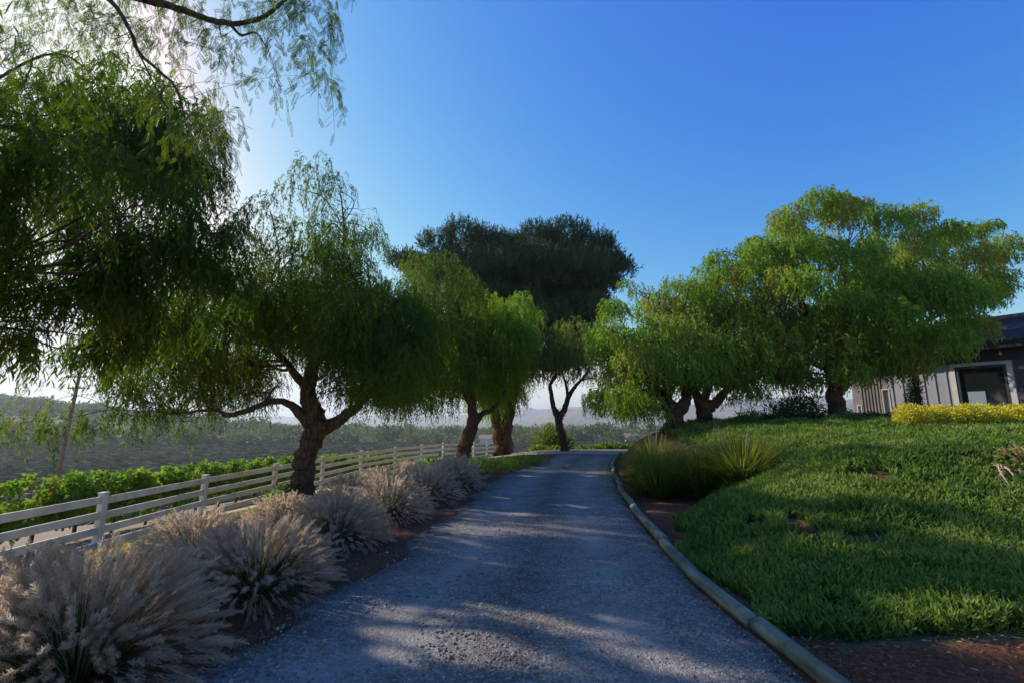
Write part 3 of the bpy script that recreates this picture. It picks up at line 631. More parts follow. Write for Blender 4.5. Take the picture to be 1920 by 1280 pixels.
Y4 = 26.0; g4 = at(1058, 849, Y4); b4 = (g4[0], Y4, float(hgt(g4[0], Y4)))
p4 = [[*flare(b4, .26), *px3([(1055, 820, .26), (1049, 795, .24), (1046, 780, .25), (1038, 762, .17), (1033, 735, .14), (1032, 720, .12), (1042, 700, .1), (1040, 670, .06)], Y4)],
      px3([(1048, 785, .22), (1058, 765, .19), (1068, 740, .16, .2), (1080, 722, .12, .3), (1100, 700, .09, .5), (1110, 670, .05, .6)], Y4),
      px3([(1065, 745, .12), (1060, 715, .08, -.3), (1052, 690, .06, -.5), (1050, 660, .04, -.5)], Y4)]
l4 = [(1040, 660, 38), (1080, 655, 38), (1060, 690, 30, 0, .8), (1020, 690, 28, 0, .7), (1100, 680, 30), (1060, 620, 36), (1110, 640, 26), (1010, 660, 26), (1000, 700, 18, .3, .5), (1115, 705, 20, 0, .6), (1045, 770, 10, -.5, .3)]
pepper('slender forked pepper tree standing alone at the end of the driveway', b4, .26, p4, l4, Y4, PEP_O, 104,  rs=0.82, dens=110, extra=3, spreadY=1.6, leaf=.15, wid=.032, n=10)

Y5 = 17.5; X5 = at(1262, 800, Y5)[0]; b5 = (X5, Y5, float(hgt(X5, Y5)))
p5 = [[*flare(b5, .30), *px3([(1262, 800, .31), (1265, 775, .32), (1250, 755, .24), (1235, 735, .18), (1215, 705, .13, -.3), (1190, 670, .06, -.5)], Y5)],
      px3([(1266, 778, .28), (1285, 752, .2, .2), (1290, 720, .15, .3), (1290, 660, .1, .4), (1275, 600, .05, .5)], Y5),
      px3([(1248, 752, .14), (1222, 735, .09, -.4), (1190, 728, .06, -.8), (1160, 715, .03, -1)], Y5),
      px3([(1258, 765, .16), (1250, 720, .11, -.6), (1240, 660, .08, -1), (1230, 610, .03, -1)], Y5)]
l5 = [(1150, 575, 32, -.5), (1140, 620, 38), (1180, 640, 48, -.3), (1125, 660, 30), (1160, 690, 45), (1215, 680, 50), (1150, 735, 40, -.5), (1190, 745, 38), (1230, 620, 50), (1240, 560, 40, .3), (1275, 545, 42, .5), (1200, 545, 26, .8, .45), (1175, 530, 20, .8, .4), (1280, 610, 50, .3), (1260, 680, 45, -.5), (1290, 690, 45, .4), (1115, 740, 20, -.5, .8), (1230, 735, 24, .4, .6)]
pepper('pepper tree with low bright sprays beside the driveway, behind the tall grasses', b5, .3, p5, l5, Y5, PEP_R, 105, dens=380, extra=3, spreadY=1.4, L=(.25, .6), leaf=.11, wid=.036)

Y6 = 18.0; X6 = at(1321, 800, Y6)[0]; b6 = (X6, Y6, float(hgt(X6, Y6)))
p6 = [[*flare(b6, .27), *px3([(1321, 790, .28), (1320, 765, .27), (1308, 745, .18), (1300, 715, .13), (1310, 660, .1, .3), (1330, 600, .05, .5)], Y6)],
      px3([(1322, 768, .24), (1345, 750, .17), (1365, 728, .13, .2), (1400, 715, .09, .4), (1430, 695, .05, .5)], Y6),
      px3([(1320, 755, .16), (1330, 715, .12, -.5), (1345, 670, .08, -.8), (1370, 620, .04, -1)], Y6)]
l6 = [(1320, 510, 34, .5, .8), (1350, 550, 48), (1310, 570, 44), (1370, 610, 52), (1320, 640, 52), (1400, 650, 46), (1360, 690, 48), (1430, 690, 36, .5), (1400, 720, 32, .5, .8), (1460, 705, 28, .8, .7), (1310, 705, 34, .3, .8), (1375, 745, 20, .6, .5), (1430, 735, 20, .6, .5)]
pepper('pepper tree just left of the dark bush, its trunk next to another of equal size', b6, .27, p6, l6, Y6, PEP_R, 106, dens=380, extra=3, spreadY=1.5, L=(.25, .6), leaf=.11, wid=.036)

Y7 = 17.5; X7 = at(1569, 790, Y7)[0]; b7 = (X7, Y7, float(hgt(X7, Y7)))
p7 = [[*flare(b7, .30), *px3([(1569, 770, .33), (1567, 740, .32), (1570, 715, .34), (1555, 690, .22), (1530, 640, .17, -.3), (1500, 560, .12, -.5), (1480, 480, .06, -.5)], Y7)],
      px3([(1572, 725, .28), (1592, 700, .2, .2), (1620, 640, .17, .3), (1660, 560, .12, .5), (1700, 500, .06, .5)], Y7),
      px3([(1570, 715, .22), (1575, 660, .16, .5), (1580, 560, .12, .8), (1590, 460, .05, .8)], Y7),
      px3([(1600, 690, .16), (1680, 650, .11, -.6), (1750, 590, .08, -.5), (1810, 520, .04, 0)], Y7),
      px3([(1550, 690, .14), (1490, 660, .09, -.6), (1430, 600, .05, -.6)], Y7)]
l7 = [(1575, 378, 30), (1615, 385, 26), (1495, 400, 42), (1440, 425, 40), (1540, 420, 42), (1600, 430, 45), (1395, 480, 46), (1460, 475, 52, -.6), (1530, 490, 55, -.9), (1680, 420, 34, .4), (1660, 460, 45, .3), (1725, 450, 36, .8), (1780, 440, 32, .8), (1830, 430, 26, 1), (1862, 418, 16, 1.2), (1810, 475, 42, 1), (1850, 520, 30, 1), (1750, 500, 48, .6),
      (1340, 480, 20, 0, .5), (1350, 530, 34, .2, .8), (1400, 550, 50, -.5), (1470, 560, 55, -1.2), (1550, 570, 55, -.8), (1620, 530, 55, -.3), (1690, 540, 55, -1.4), (1740, 560, 50, -1.2), (1640, 600, 55, -1.5), (1835, 550, 30, .9), (1868, 565, 12, .9, .5), (1800, 540, 40, .7), (1390, 620, 42, -.3), (1440, 640, 45, -.8), (1510, 640, 45, -1.3), (1580, 640, 48, -1.4), (1700, 630, 50, -1.3), (1755, 605, 36, -.6), (1540, 690, 36, -.9), (1600, 690, 34, -.4), (1650, 670, 42, -.8), (1480, 690, 30, -.4, .8), (1790, 592, 28, .2, .8), (1700, 660, 30, -.6, .8), (1650, 680, 34, -.8, 1), (1740, 630, 34, -.8, .9), (1620, 560, 60, -.8, 1), (1860, 480, 26, 1, .9), (1865, 545, 26, 1, .9), (1440, 550, 42, .5, 1), (1500, 600, 60, .5, 1), (1470, 620, 50, .4, 1), (1380, 580, 40, .2, 1), (1670, 500, 50, 0, 1)]
pepper('largest pepper tree on the right, spreading in front of the grey house', b7, .3, p7, l7, Y7, PEP_R, 107,  rs=0.86, dens=680, extra=2, spreadY=1.15, L=(.2, .5), leaf=.11, wid=.04)

# pine far behind
YP = 42.0; gp = at(950, 850, YP); bp = (gp[0], YP, float(hgt(gp[0], YP)))
pl = [(768, 486, 26, 0, .9), (785, 502, 34, 1), (1152, 490, 26, 0, .9), (1000, 505, 50, -2), (1100, 590, 40, -1), (1070, 620, 44, 0), (1030, 600, 44, -2), (1095, 640, 34, 0), (1050, 665, 36, 0), (900, 560, 40, 0), (950, 580, 40, 0), (870, 545, 34, 0), (1070, 510, 50, -2), (930, 505, 50, -2), (790, 490, 28, 0), (840, 478, 34), (880, 465, 36), (915, 462, 38), (950, 448, 28, 0), (950, 480, 46), (1000, 462, 44), (1045, 462, 44), (1085, 470, 40), (1110, 490, 36), (1150, 490, 22), (1135, 520, 34), (1090, 530, 48), (1030, 525, 56), (960, 530, 56), (900, 515, 48), (1060, 575, 48), (990, 575, 36), (930, 560, 30), (1110, 570, 26), (850, 520, 38), (1060, 625, 28, 0, .6)]
rg = np.random.RandomState(55)
tp = T('pine_tree', bp, 'tall dark umbrella pine rising behind the pepper trees', 'tree')
lp = lobes_px([(a[0], a[1] + 14, *a[2:]) for a in pl], YP, 3, 3.6, rg)
pp = [[*flare(bp, .5), *px3([(950, 800, .5), (957, 740, .48), (975, 680, .42), (1000, 620, .34), (1005, 560, .2), (1000, 500, .08)], YP)],
      px3([(992, 690, .26), (1040, 640, .2, .5), (1090, 600, .14, 1), (1130, 550, .08, 1.5)], YP),
      px3([(996, 650, .24), (950, 610, .18, -.5), (900, 560, .12, -1), (860, 520, .06, -1.5)], YP),
      px3([(998, 640, .2), (1050, 620, .15, -2), (1100, 590, .1, -3), (1120, 560, .06, -3)], YP)]
mb = MB(); limb_tree(mb, bp, .5, pp, lp, rg, n=10, twig_r=.03); mb.build('trunk', BARKP, tp, True)
parts = []
for (x, y, z, r, k) in lp:
    n = int(105 * r * r * k); d = rdir(rg, n); d[:, 2] = np.abs(d[:, 2]) - .25; d = unit(d)
    P = np.array((x, y, z)) + d * (r * rg.rand(n, 1) ** .3) * np.array((1, 1, .8))
    ax = unit(d * .5 + np.array((0, 0, 1.0)) + rg.normal(size=(n, 3)) * .25)
    tone = rg.rand(n)
    for q in range(9):
        u = q / 8; B = P + ax * (u * .8)
        D = unit(ax * (1.0 if q < 8 else 3) + rdir(rg, n) * 1.0)
        v, f = strips(B, D, unit(np.cross(D, rdir(rg, n))), .30 * rg.uniform(.7, 1.2, n), .07, rg, 0)
        parts.append((v, f, np.repeat(np.clip(tone * .7 + rg.rand(n) * .3, 0, 1), 2)))
v, f, rn = join(parts); mesh('crown', v, f, PINE, tp, rn)

# ------------------------------------------------------------------ white rail fence
posts = [(-8.6, .6), (-8.58, 3.8), (-8.55, 7.0), (-8.5, 10.17), (-8.49, 13.45), (-8.28, 16.95), (-8.06, 20.6), (-7.72, 24.7), (-6.85, 28.3), (-5.84, 31.1), (-4.85, 33.9), (-2.75, 34.6), (-1.9, 36.6), (-.7, 38.6)]
fn = empty('rail_fence', (posts[3][0], posts[3][1], float(hgt(*posts[3]))), 'weathered white four-rail fence running along the vineyard', 'fence')
tops = []
for i, (x, y) in enumerate(posts):
    zt = .13 if i < 11 else float(hgt(x, y)) + 1.32
    zb = float(hgt(x, y)); tops.append(zt)
    d = np.array(posts[min(i + 1, len(posts) - 1)]) - np.array(posts[max(i - 1, 0)]); d = unit(d); ax = [np.array((d[0], d[1], 0)), np.array((-d[1], d[0], 0)), np.array((0, 0, 1.))]
    m = MB(); m.box((x, y, (zt + zb - .4) / 2), (.13, .13, zt - zb + .4), ax, .008); po = m.build('post', FENCE, fn)
    m = MB(); m.box((x, y, zt + .012), (.155, .155, .03), ax, .008); cp = m.build('cap', FENCE, po)
for i in range(len(posts) - 1):
    a = np.array((*posts[i], 0.)); b = np.array((*posts[i + 1], 0.)); a[2] = tops[i]; b[2] = tops[i + 1]
    for k, dz in enumerate((.13, .43, .73, 1.03)):
        A = a - (0, 0, dz); B = b - (0, 0, dz); j = R.normal(size=2) * .006; A[2] += j[0]; B[2] += j[1]
        d = unit(B - A); s = unit(np.array((-d[1], d[0], 0))); up = np.cross(d, s) * -1
        m = MB(); Lh = np.linalg.norm(B - A) - .13
        m.box((A + B) / 2, (.045, .145, Lh), [s, np.cross(d, s), d], .006); m.build('rail', FENCE, fn)

# ------------------------------------------------------------------ log edging of the driveway
gl = 'round edging logs along the right of the driveway'
jy = [-.9, 1.5, 3.95, 6.5, 9.1, 11.7, 14.3, 16.9, 19.5, 22.0, 24.1]
lab = ['greenish weathered edging log cut off by the bottom edge of the photo', None, None]
for i in range(len(jy) - 1):
    rg = np.random.RandomState(i + 5)
    ys = np.linspace(jy[i] + .02, jy[i + 1] - .02, 16); xs = XR(ys) + .05 + .018 * (rg.rand() - .5) + .014 * np.sin(ys * 1.7 + i)
    r = .063 * (1 + .06 * rg.rand()); zs_ = hgt(XR(ys) - .1, ys) + .045 + .014 * rg.rand()
    cx, cy = xs[8], ys[8]
    names = ['behind the camera side of the nearest visible log, at the bottom edge', 'nearest green-grey log in the edging, running out of the bottom of the photo', 'second log of the edging from the viewer, beside the wide mulch and green ground cover', 'third edging log from the viewer, where the ground cover comes nearest the driveway', 'fourth edging log from the viewer, beside bare red mulch', 'fifth edging log from the viewer, alongside the first tall grasses', 'sixth edging log from the viewer, left of the tall grasses', 'seventh edging log from the viewer, on the bend of the driveway', 'eighth edging log from the viewer, pale and foreshortened', 'last edging log at the far end, by the sunlit crest']
    if i == 0: continue
    o = empty('edging_log', (cx, cy, float(hgt(cx, cy))), names[i], 'edging log', gl)
    m = MB(); m.tube(np.c_[xs, ys, zs_], [r * (1 + .03 * math.sin(k * .8 + i)) for k in range(16)], 14, .05, seed=i, lumps=2); m.build('log', LOGM, o, True)

# ------------------------------------------------------------------ fountain grass clumps
def fountain(x, y, rad_, h, npl, nbl, label, seed, group='fountain grass clumps along the driveway', bristle=26, name='fountain_grass', mat=PLUME):
    rg = np.random.RandomState(seed); z = float(hgt(x, y)); o = empty(name, (x, y, z), label, 'ornamental grass', group)
    base = np.array((x, y, z))
    bias = rg.uniform(-.18, .18, 2)
    def arcs(n, ln, lean0, lean1, seg):
        az = rg.rand(n) * 2 * math.pi; ln = h * 1.0 * rg.uniform(*ln, n); el = rg.uniform(lean0, lean1, n); cv_ = rg.uniform(.6, 1.5, n)
        hd = unit(np.stack([np.cos(az) + bias[0], np.sin(az) + bias[1], np.zeros(n)], 1)); root = base + hd * (rg.rand(n, 1) * .2 * rad_)
        t = np.linspace(0, 1, seg)
        # starts steep, bends outward
        ang = (math.pi / 2 - el)[:, None] - ((el * .5 + .22) * cv_)[:, None] * t[None] ** 1.4
        st = (ln / (seg - 1))[:, None]
        P = root[:, None] + np.concatenate([np.zeros((n, 1, 3)), np.cumsum((np.cos(ang)[..., None] * hd[:, None] + np.sin(ang)[..., None] * np.array((0, 0, 1.))) * st[..., None], 1)[:, :-1]], 1)
        return P, hd
    P, hd = arcs(nbl, (.5, .95), .08, 1.15, 5)
    sd = unit(np.cross(hd, (0, 0, 1.))); w = np.array([.006, .006, .005, .0035, .001])[None, :, None] * (1.0 if rad_ < 3 else 1)
    V = np.stack([P - sd[:, None] * w, P + sd[:, None] * w], 2).reshape(nbl, -1, 3)
    q = np.concatenate([np.array([[2 * i, 2 * i + 1, 2 * i + 3, 2 * i + 2]]) for i in range(4)], 0)
    f = (np.arange(nbl)[:, None, None] * 10 + q[None]).reshape(-1, 4)
    V1, f1, r1 = V.reshape(-1, 3), f, np.repeat(rg.rand(nbl), 4)
    mesh('leaf_tuft', V1, f1, GBL, o, r1)
    S = 7; P, hd = arcs(npl, (.62, .98), .05, 1.3, S)
    sd = unit(np.cross(hd, (0, 0, 1.)))
    w = np.full(S, .0022)[None, :, None]; Vs = np.stack([P - sd[:, None] * w, P + sd[:, None] * w], 2).reshape(npl, -1, 3)
    q = np.concatenate([np.array([[2 * i, 2 * i + 1, 2 * i + 3, 2 * i + 2]]) for i in range(S - 1)], 0)
    fs = (np.arange(npl)[:, None, None] * 2 * S + q[None]).reshape(-1, 4)
    parts = [(Vs.reshape(-1, 3), fs, np.repeat(rg.rand(npl) * .3, S - 1))]
    # plume: bristles round the last third of the stem
    tip = P[:, -1]; d0 = unit(P[:, -1] - P[:, -3]); pl = .19 * rg.uniform(.7, 1.2, npl) * (1 if h > .5 else .8)
    k = bristle; tt = np.tile(np.linspace(0, 1, k), npl)
    dd = unit(d0 - np.array((0, 0, .12))); C = np.repeat(tip, k, 0) + np.repeat(d0 * .6 + dd * .4, k, 0) * (tt * np.repeat(pl, k))[:, None] - np.array((0, 0, 1.)) * (.03 * tt ** 2)[:, None]
    ax = np.repeat(dd, k, 0); rdn = rdir(rg, npl * k); rdn = unit(rdn - ax * np.sum(rdn * ax, 1, keepdims=True))
    D = unit(ax * 1.15 + rdn * .75); bl = .034 * (np.sin(tt * 2.9 + .25) * .7 + .35)
    wd = unit(np.cross(D, rdir(rg, npl * k)))
    bw = (.0045 * (26 / k) ** .9)
    V = np.stack([C - wd * bw, C + wd * bw, C + D * bl[:, None] * 1.3 + wd * bw * .3, C + D * bl[:, None] * 1.3 - wd * bw * .3], 1).reshape(-1, 3)
    parts.append((V, np.arange(npl * k * 4).reshape(-1, 4), np.clip(np.repeat(rg.rand(npl) * .6, k) + rg.rand(npl * k) * .4, 0, 1)))
    v, f, rn = join(parts); mesh('plumes', v, f, mat, o, rn)
    return o
FG = [(-2.7, 3.2, .85, .74, 1000, 1500, 'nearest fountain grass clump, in the bottom left corner', 80),
      (-2.42, 4.75, .8, .62, 950, 1300, 'full round fountain grass clump at the gravel edge, second nearest', 70),
      (-2.35, 6.6, .74, .62, 820, 600, 'third fountain grass clump along the gravel, in shade below the leaning trunk', 40),
      (-2.1, 8.3, .74, .66, 760, 500, 'fourth fountain grass clump along the gravel, dull grey in the shade', 18),
      (-1.8, 10.0, .72, .70, 640, 400, 'fifth fountain grass clump along the gravel', 14),
      (-1.4, 11.9, .7, .70, 560, 300, 'last fountain grass clump of the gravel-edge row, before the low green plants', 12),
      (-4.25, 4.35, .8, .55, 640, 400, 'sunlit pale fountain grass behind the corner clump, close to the fence', 26),
      (-3.95, 6.2, .78, .56, 600, 400, 'pale fountain grass clump seen between the two nearest clumps and the fence', 22),
      (-5.6, 4.9, .7, .45, 420, 300, 'pale fountain grass clump at the left edge below the fence rails', 20),
      (-3.9, 8.3, .7, .5, 480, 300, 'back-row fountain grass clump just in front of the trunk of the dark leaning tree', 16),
      (-3.5, 10.5, .7, .56, 440, 260, 'sunlit back-row fountain grass clump right of the dark leaning trunk', 14),
      (-3.4, 12.4, .7, .58, 420, 260, 'warm sunlit back-row fountain grass below the middle of the fence', 12),
      (-3.0, 14.4, .65, .56, 380, 220, 'farthest sunlit fountain grass clump, short of the gnarled trunk', 10),
      (-1.7, 13.6, .6, .6, 300, 200, 'small fountain grass clump tucked behind the last gravel-edge clump', 10)]
for i, (x, y, r_, h_, a, b, lb_, br) in enumerate(FG):
    fountain(x, y, r_, h_, a, b, lb_, 300 + i, bristle=br)

# ------------------------------------------------------------------ tall green grasses on the right
def tallgrass(x, y, rad_, h, n, label, seed):
    rg = np.random.RandomState(seed); z = float(hgt(x, y)); o = empty('tall_grass_clump', (x, y, z), label, 'ornamental grass', 'tall green grass clumps on the right bank')
    az = rg.rand(n) * 6.283; el = rg.rand(n) ** .8 * 1.25 + .03; S = 7; ln = h * 1.2 * rg.uniform(.45, 1.08, n)
    hd = np.stack([np.cos(az), np.sin(az), np.zeros(n)], 1); root = np.array((x, y, z)) + hd * rg.rand(n, 1) ** .6 * rad_ * .62
    t = np.linspace(0, 1, S); ang = (math.pi / 2 - el * .75)[:, None] - (el * .9 + .15)[:, None] * t[None] ** 2
    P = root[:, None] + np.concatenate([np.zeros((n, 1, 3)), np.cumsum((np.cos(ang)[..., None] * hd[:, None] + np.sin(ang)[..., None] * np.array((0, 0, 1.))) * (ln / (S - 1))[:, None, None], 1)[:, :-1]], 1)
    sd = unit(np.cross(hd, (0, 0, 1.)) + rg.normal(size=(n, 3)) * .3); w = np.array([.005, .006, .006, .005, .004, .0025, .0008])[None, :, None] * 1.35
    V = np.stack([P - sd[:, None] * w, P + sd[:, None] * w], 2).reshape(-1, 3)
    q = np.concatenate([np.array([[2 * i, 2 * i + 1, 2 * i + 3, 2 * i + 2]]) for i in range(S - 1)], 0)
    f = (np.arange(n)[:, None, None] * 2 * S + q[None]).reshape(-1, 4)
    tone = rg.rand(n)[:, None] * .6 + np.linspace(0, .45, S - 1)[None] * rg.rand(n)[:, None]
    mesh('blades', V, f, BLADE, o, np.clip(tone, 0, 1).ravel())
    m = int(n * .006) + 6; az = rg.rand(m) * 6.283; hd = np.stack([np.cos(az), np.sin(az), np.zeros(m)], 1)
    mb = MB()
    for i in range(m):
        p0 = np.array((x, y, z)) + hd[i] * .1; p2 = p0 + hd[i] * rg.uniform(.1, .7) * rad_ + np.array((0, 0, h * rg.uniform(1.0, 1.2)))
        p1 = (p0 + p2) / 2 + np.array((0, 0, .12)); mb.tube([p0, p1, p2], [.003, .0025, .002], 3, 0)
        for q in range(9):
            b = p2 - (p2 - p1) * q * .05; e = b + rdir(rg, 1)[0] * .03 + np.array((0, 0, .045)); mb.tube([b, e], [.0035, .001], 3, 0)
    mb.build('seed_heads', STRAWM, o)
    return o
STRAWM = simple('dry_seed_head', (.34, .24, .14), .9, .3, 20)
for i, (px, py, r_, h_, n_, lb_) in enumerate([(1236, 930, .62, 1.0, 1950, 'yellow-green tall grass clump closest to the driveway, left of the pair'),
                                           (1315, 925, .68, 1.0, 1950, 'tall green grass clump in the middle, in front of the twin tree trunks'),
                                           (1392, 902, .6, .85, 1650, 'tall green grass clump against the edge of the green ground cover'),
                                           (1228, 888, .6, .95, 1125, 'tall grass clump standing behind the yellow-green one nearest the driveway')]):
    g = G(px, py); tallgrass(g[0], g[1], r_, h_, n_, lb_, 500 + i)

# ------------------------------------------------------------------ ground cover carpet
def scatter_poly(n, x0, x1, y0, y1, test, rg, falloff):
    x = rg.uniform(x0, x1, n); y = rg.uniform(y0, y1, n); d = np.hypot(x, y); k = rg.rand(n) < falloff(d)
    x, y = x[k], y[k]; k = test(x, y); return x[k], y[k]
rg = np.random.RandomState(77)
x, y = scatter_poly(560000, 1.6, 22, 3.0, 20, lambda a, b: gcmask(a, b) & ~bare(a, b) & (a < b * 1.22 + 1.2), rg, lambda d: np.clip((5.5 / d) ** 1.15, 0, 1))
z = hgt(x, y); n = len(x); dd = np.hypot(x, y); size = .095 + .005 * dd
lump = .45 + 1.15 * (vn(x * 1.6, y * 1.6) + .5) * (vn2(x * 6, y * 6) + .75)
parts = []
tone0 = np.clip(.45 + vn(x * 1.2, y * 1.2) * .6 + vn(x * 6.5, y * 6.5) * .6 + rg.normal(size=n) * .2, 0, 1)
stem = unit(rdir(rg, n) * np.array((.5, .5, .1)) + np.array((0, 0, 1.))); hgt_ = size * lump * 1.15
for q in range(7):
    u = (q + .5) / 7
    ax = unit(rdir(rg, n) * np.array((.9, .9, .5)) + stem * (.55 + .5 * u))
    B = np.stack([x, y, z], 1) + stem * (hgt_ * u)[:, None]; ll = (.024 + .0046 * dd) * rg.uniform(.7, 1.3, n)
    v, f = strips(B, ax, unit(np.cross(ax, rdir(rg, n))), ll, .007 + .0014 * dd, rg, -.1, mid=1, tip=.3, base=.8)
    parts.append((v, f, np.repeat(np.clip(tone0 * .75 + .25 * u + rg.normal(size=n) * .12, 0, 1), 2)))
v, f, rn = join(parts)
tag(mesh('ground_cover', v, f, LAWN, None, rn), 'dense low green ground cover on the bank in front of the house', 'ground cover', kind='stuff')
print('ground cover sprigs', n)
# dry grass along the fence
rg = np.random.RandomState(78)
x, y = scatter_poly(190000, -9.5, 0, 2, 34, lambda a, b: (XL(b) - a > 2.4) & (XL(b) - a < 8.8) & (vn(a * .8, b * .8) > -.22) & (np.abs(a) < b * 1.2 + 1.5), rg, lambda d: np.clip(9 / d, 0, 1) ** 1.0)
n = len(x); z = hgt(x, y); ax = unit(rdir(rg, n) * np.array((.8, .8, .1)) + np.array((0, 0, 1.)))
v, f = strips(np.stack([x, y, z], 1), ax, unit(np.cross(ax, rdir(rg, n))), rg.uniform(.03, .10, n), .006 + .0006 * np.hypot(x, y), rg, .1)
tag(mesh('dry_grass', v, f, STRAW, None, np.repeat(rg.rand(n), 2)), 'short dry yellow grass under and beside the white fence', 'grass', kind='stuff')
# leaf litter and mulch chips
rg = np.random.RandomState(79)
def litter(test, n, x0, x1, y0, y1, s0):
    x, y = scatter_poly(n, x0, x1, y0, y1, test, rg, lambda d: np.clip(5 / d, 0, 1))
    m = len(x); z = hgt(x, y) + .012 + rg.rand(m) * .012 + np.where((x > XL(y)) & (x < XR(y)), .03, 0)
    D = rdir(rg, m) * np.array((1, 1, .35)); D = unit(D); wd = unit(np.cross(D, unit(rdir(rg, m) * .5 + np.array((0, 0, 1.)))))
    return (*strips(np.stack([x, y, z], 1), D, wd, rg.uniform(.5, 1.6, m) * s0, rg.uniform(.25, .6, m) * s0, rg, 0), np.repeat(rg.rand(m), 2))
pr = [litter(lambda a, b: (a > XR(b) + .05) & ~(gcmask(a, b) & ~bare(a, b)), 110000, 1.5, 12, 2.2, 20, .028),
      litter(lambda a, b: (XL(b) - a > -.15 + vn(a * 2, b * 2) * .8) & (XL(b) - a < 2.2), 60000, -5, 2, 2.2, 24, .028),
      litter(lambda a, b: (a < XR(b)) & (XL(b) - a < .0) & (rg.rand(len(a)) < .03 + .5 * np.exp(-((a - XL(b)) / .4) ** 2) + .3 * np.exp(-((XR(b) - a) / .15) ** 2) + .22 * np.exp(-((a - (XL(b) + XR(b)) / 2) / .3) ** 2) + .45 * (vn(a * .8, b * .5) > .2)), 60000, -2.5, 5, 2.2, 26, .02)]
v, f, rn = join(pr)
tag(mesh('leaf_litter', v, f, CHIP, None, rn), 'red-brown mulch chips and fallen leaves along both driveway edges', 'leaf litter', kind='stuff')
# loose stones on the driveway
rg = np.random.RandomState(80)
x, y = scatter_poly(150000, -2.6, 4, 2.2, 20, lambda a, b: (a < XR(b) - .05) & (a > XL(b) + .12 + .5 * vn(a * 2, b * 2)) & (rg.rand(len(a)) < .6), rg, lambda d: np.clip(3.6 / d, 0, 1) ** 1.6)
n = len(x); s = rg.gamma(3, .0015, n) + .0025; u = np.clip((x - XL(y)) / (XR(y) - XL(y)), 0, 1); c = np.stack([x, y, hgt(x, y) + .028 - .016 * (np.exp(-((u - .27) / .09) ** 2) + np.exp(-((u - .74) / .09) ** 2))], 1)
oc = np.array([(1, 0, 0), (0, 1, 0), (-1, 0, 0), (0, -1, 0), (0, 0, .8), (0, 0, -.8)], float)
V = c[:, None] + (oc[None] + rg.normal(size=(n, 6, 3)) * .28) * s[:, None, None] * 1.25
ft = np.array([(0, 1, 4), (1, 2, 4), (2, 3, 4), (3, 0, 4), (1, 0, 5), (2, 1, 5), (3, 2, 5), (0, 3, 5)])
f = (np.arange(n)[:, None, None] * 6 + ft[None]).reshape(-1, 3)
STONE = leafmat('loose_stone', [(0, (.11, .10, .09)), (.6, (.22, .20, .175)), (1, (.38, .35, .31))], [(0, (0, 0, 0)), (1, (0, 0, 0))], 0, .9, .2)
tag(mesh('loose_gravel', V.reshape(-1, 3), f, STONE, None, np.repeat(rg.rand(n), 8)), 'loose grey stones lying on the driveway', 'gravel', kind='stuff')

# ------------------------------------------------------------------ shrubs and hedges
def shrub(name, label, lobes, mat, seed, dens=500, leaf=.1, wid=.05, zs=.9, up=.3, cat='shrub', group=None, stems=True, shell=.4):
    rg = np.random.RandomState(seed); L = np.array([l[:3] for l in lobes]); bx, by = L[:, 0].mean(), L[:, 1].mean(); bz = float(hgt(bx, by))
    o = empty(name, (bx, by, bz), label, cat, group)
    v, f, rn = cloud(lobes, rg, dens * 5.5, leaf, wid, zs, up, shell=shell); mesh('foliage', v, f, mat, o, rn)
    if stems:
        mb = MB()
        for l in lobes:
            for q in range(3):
                e = np.array(l[:3]) + rdir(rg, 1)[0] * l[3] * .6; b = np.array((bx + (l[0] - bx) * .03, by + (l[1] - by) * .03, bz - .1))
                mb.tube([b, (b + e) / 2 + rg.normal(size=3) * .05, e], [.03, .02, .008], 5, .05)
        mb.build('stems', TWIG, o)
    return o
def gl_(px, py, rpx, Y, k=1.0):
    c = at(px, py, Y); return (c[0], c[1], c[2], rpx / F * Y, k)
shrub('dark_shrub', 'dark spiky bush between the twin trunks and the large right-hand tree', [gl_(1490, 775, 36, 15.5), gl_(1455, 780, 26, 15.4), gl_(1520, 770, 26, 15.6), gl_(1500, 750, 22, 15.5, .7), gl_(1470, 752, 14, 15.6, .5), gl_(1530, 745, 10, 15.5, .5), gl_(1485, 790, 40, 15.9), gl_(1540, 787, 20, 15.4)], DARKL, 601, 520, .10, .035, .9, .7)
shrub('lime_shrub', 'small lime green shrub left of the dark spiky bush', [gl_(1405, 787, 18, 15.2), gl_(1392, 780, 12, 15.2, .8), gl_(1418, 780, 12, 15.3, .8), gl_(1408, 770, 8, 15.2, .6)], GREENL, 602, 900, .07, .03, .9, .6)
yh = [(1700 + i * 24 + R.uniform(-5, 5), 779 + R.uniform(-4, 3), 20 + R.uniform(-3, 5)) for i in range(13)]
yl = [gl_(a, b, r, 12.6 + .12 * math.sin(a), 1) for a, b, r in yh] + [gl_(a + 10, b - 11, 9, 12.5, .8) for a, b, r in yh] + [gl_(a, b + 5, r, 12.2, 1) for a, b, r in yh]
for q, nm in enumerate(['leftmost golden hedge shrub, part green, below the grey wall', 'second golden hedge shrub from the left, below the wide boards', 'golden hedge shrub below the left side of the window', 'golden hedge shrub below the right side of the window', 'golden hedge shrub cut by the right edge of the photo']):
    lo, hi = 1688 + q * 62, 1688 + (q + 1) * 62
    ls = [l for l, pxx in zip(yl, [a for a, b, r in yh] * 3) if lo <= pxx < hi]
    if ls: shrub('golden_hedge_shrub', nm, ls, YELL, 610 + q, 2400, .055, .03, .95, .5, group='golden variegated hedge before the house')
shrub('hedge_shrub', 'low dark green hedge to the left of the golden hedge', [gl_(1590 + i * 14, 785 + (i % 3) * 2, 15, 15.0 + .05 * i) for i in range(8)], DARKL, 620, 1100, .06, .03, .9, .4, cat='hedge')
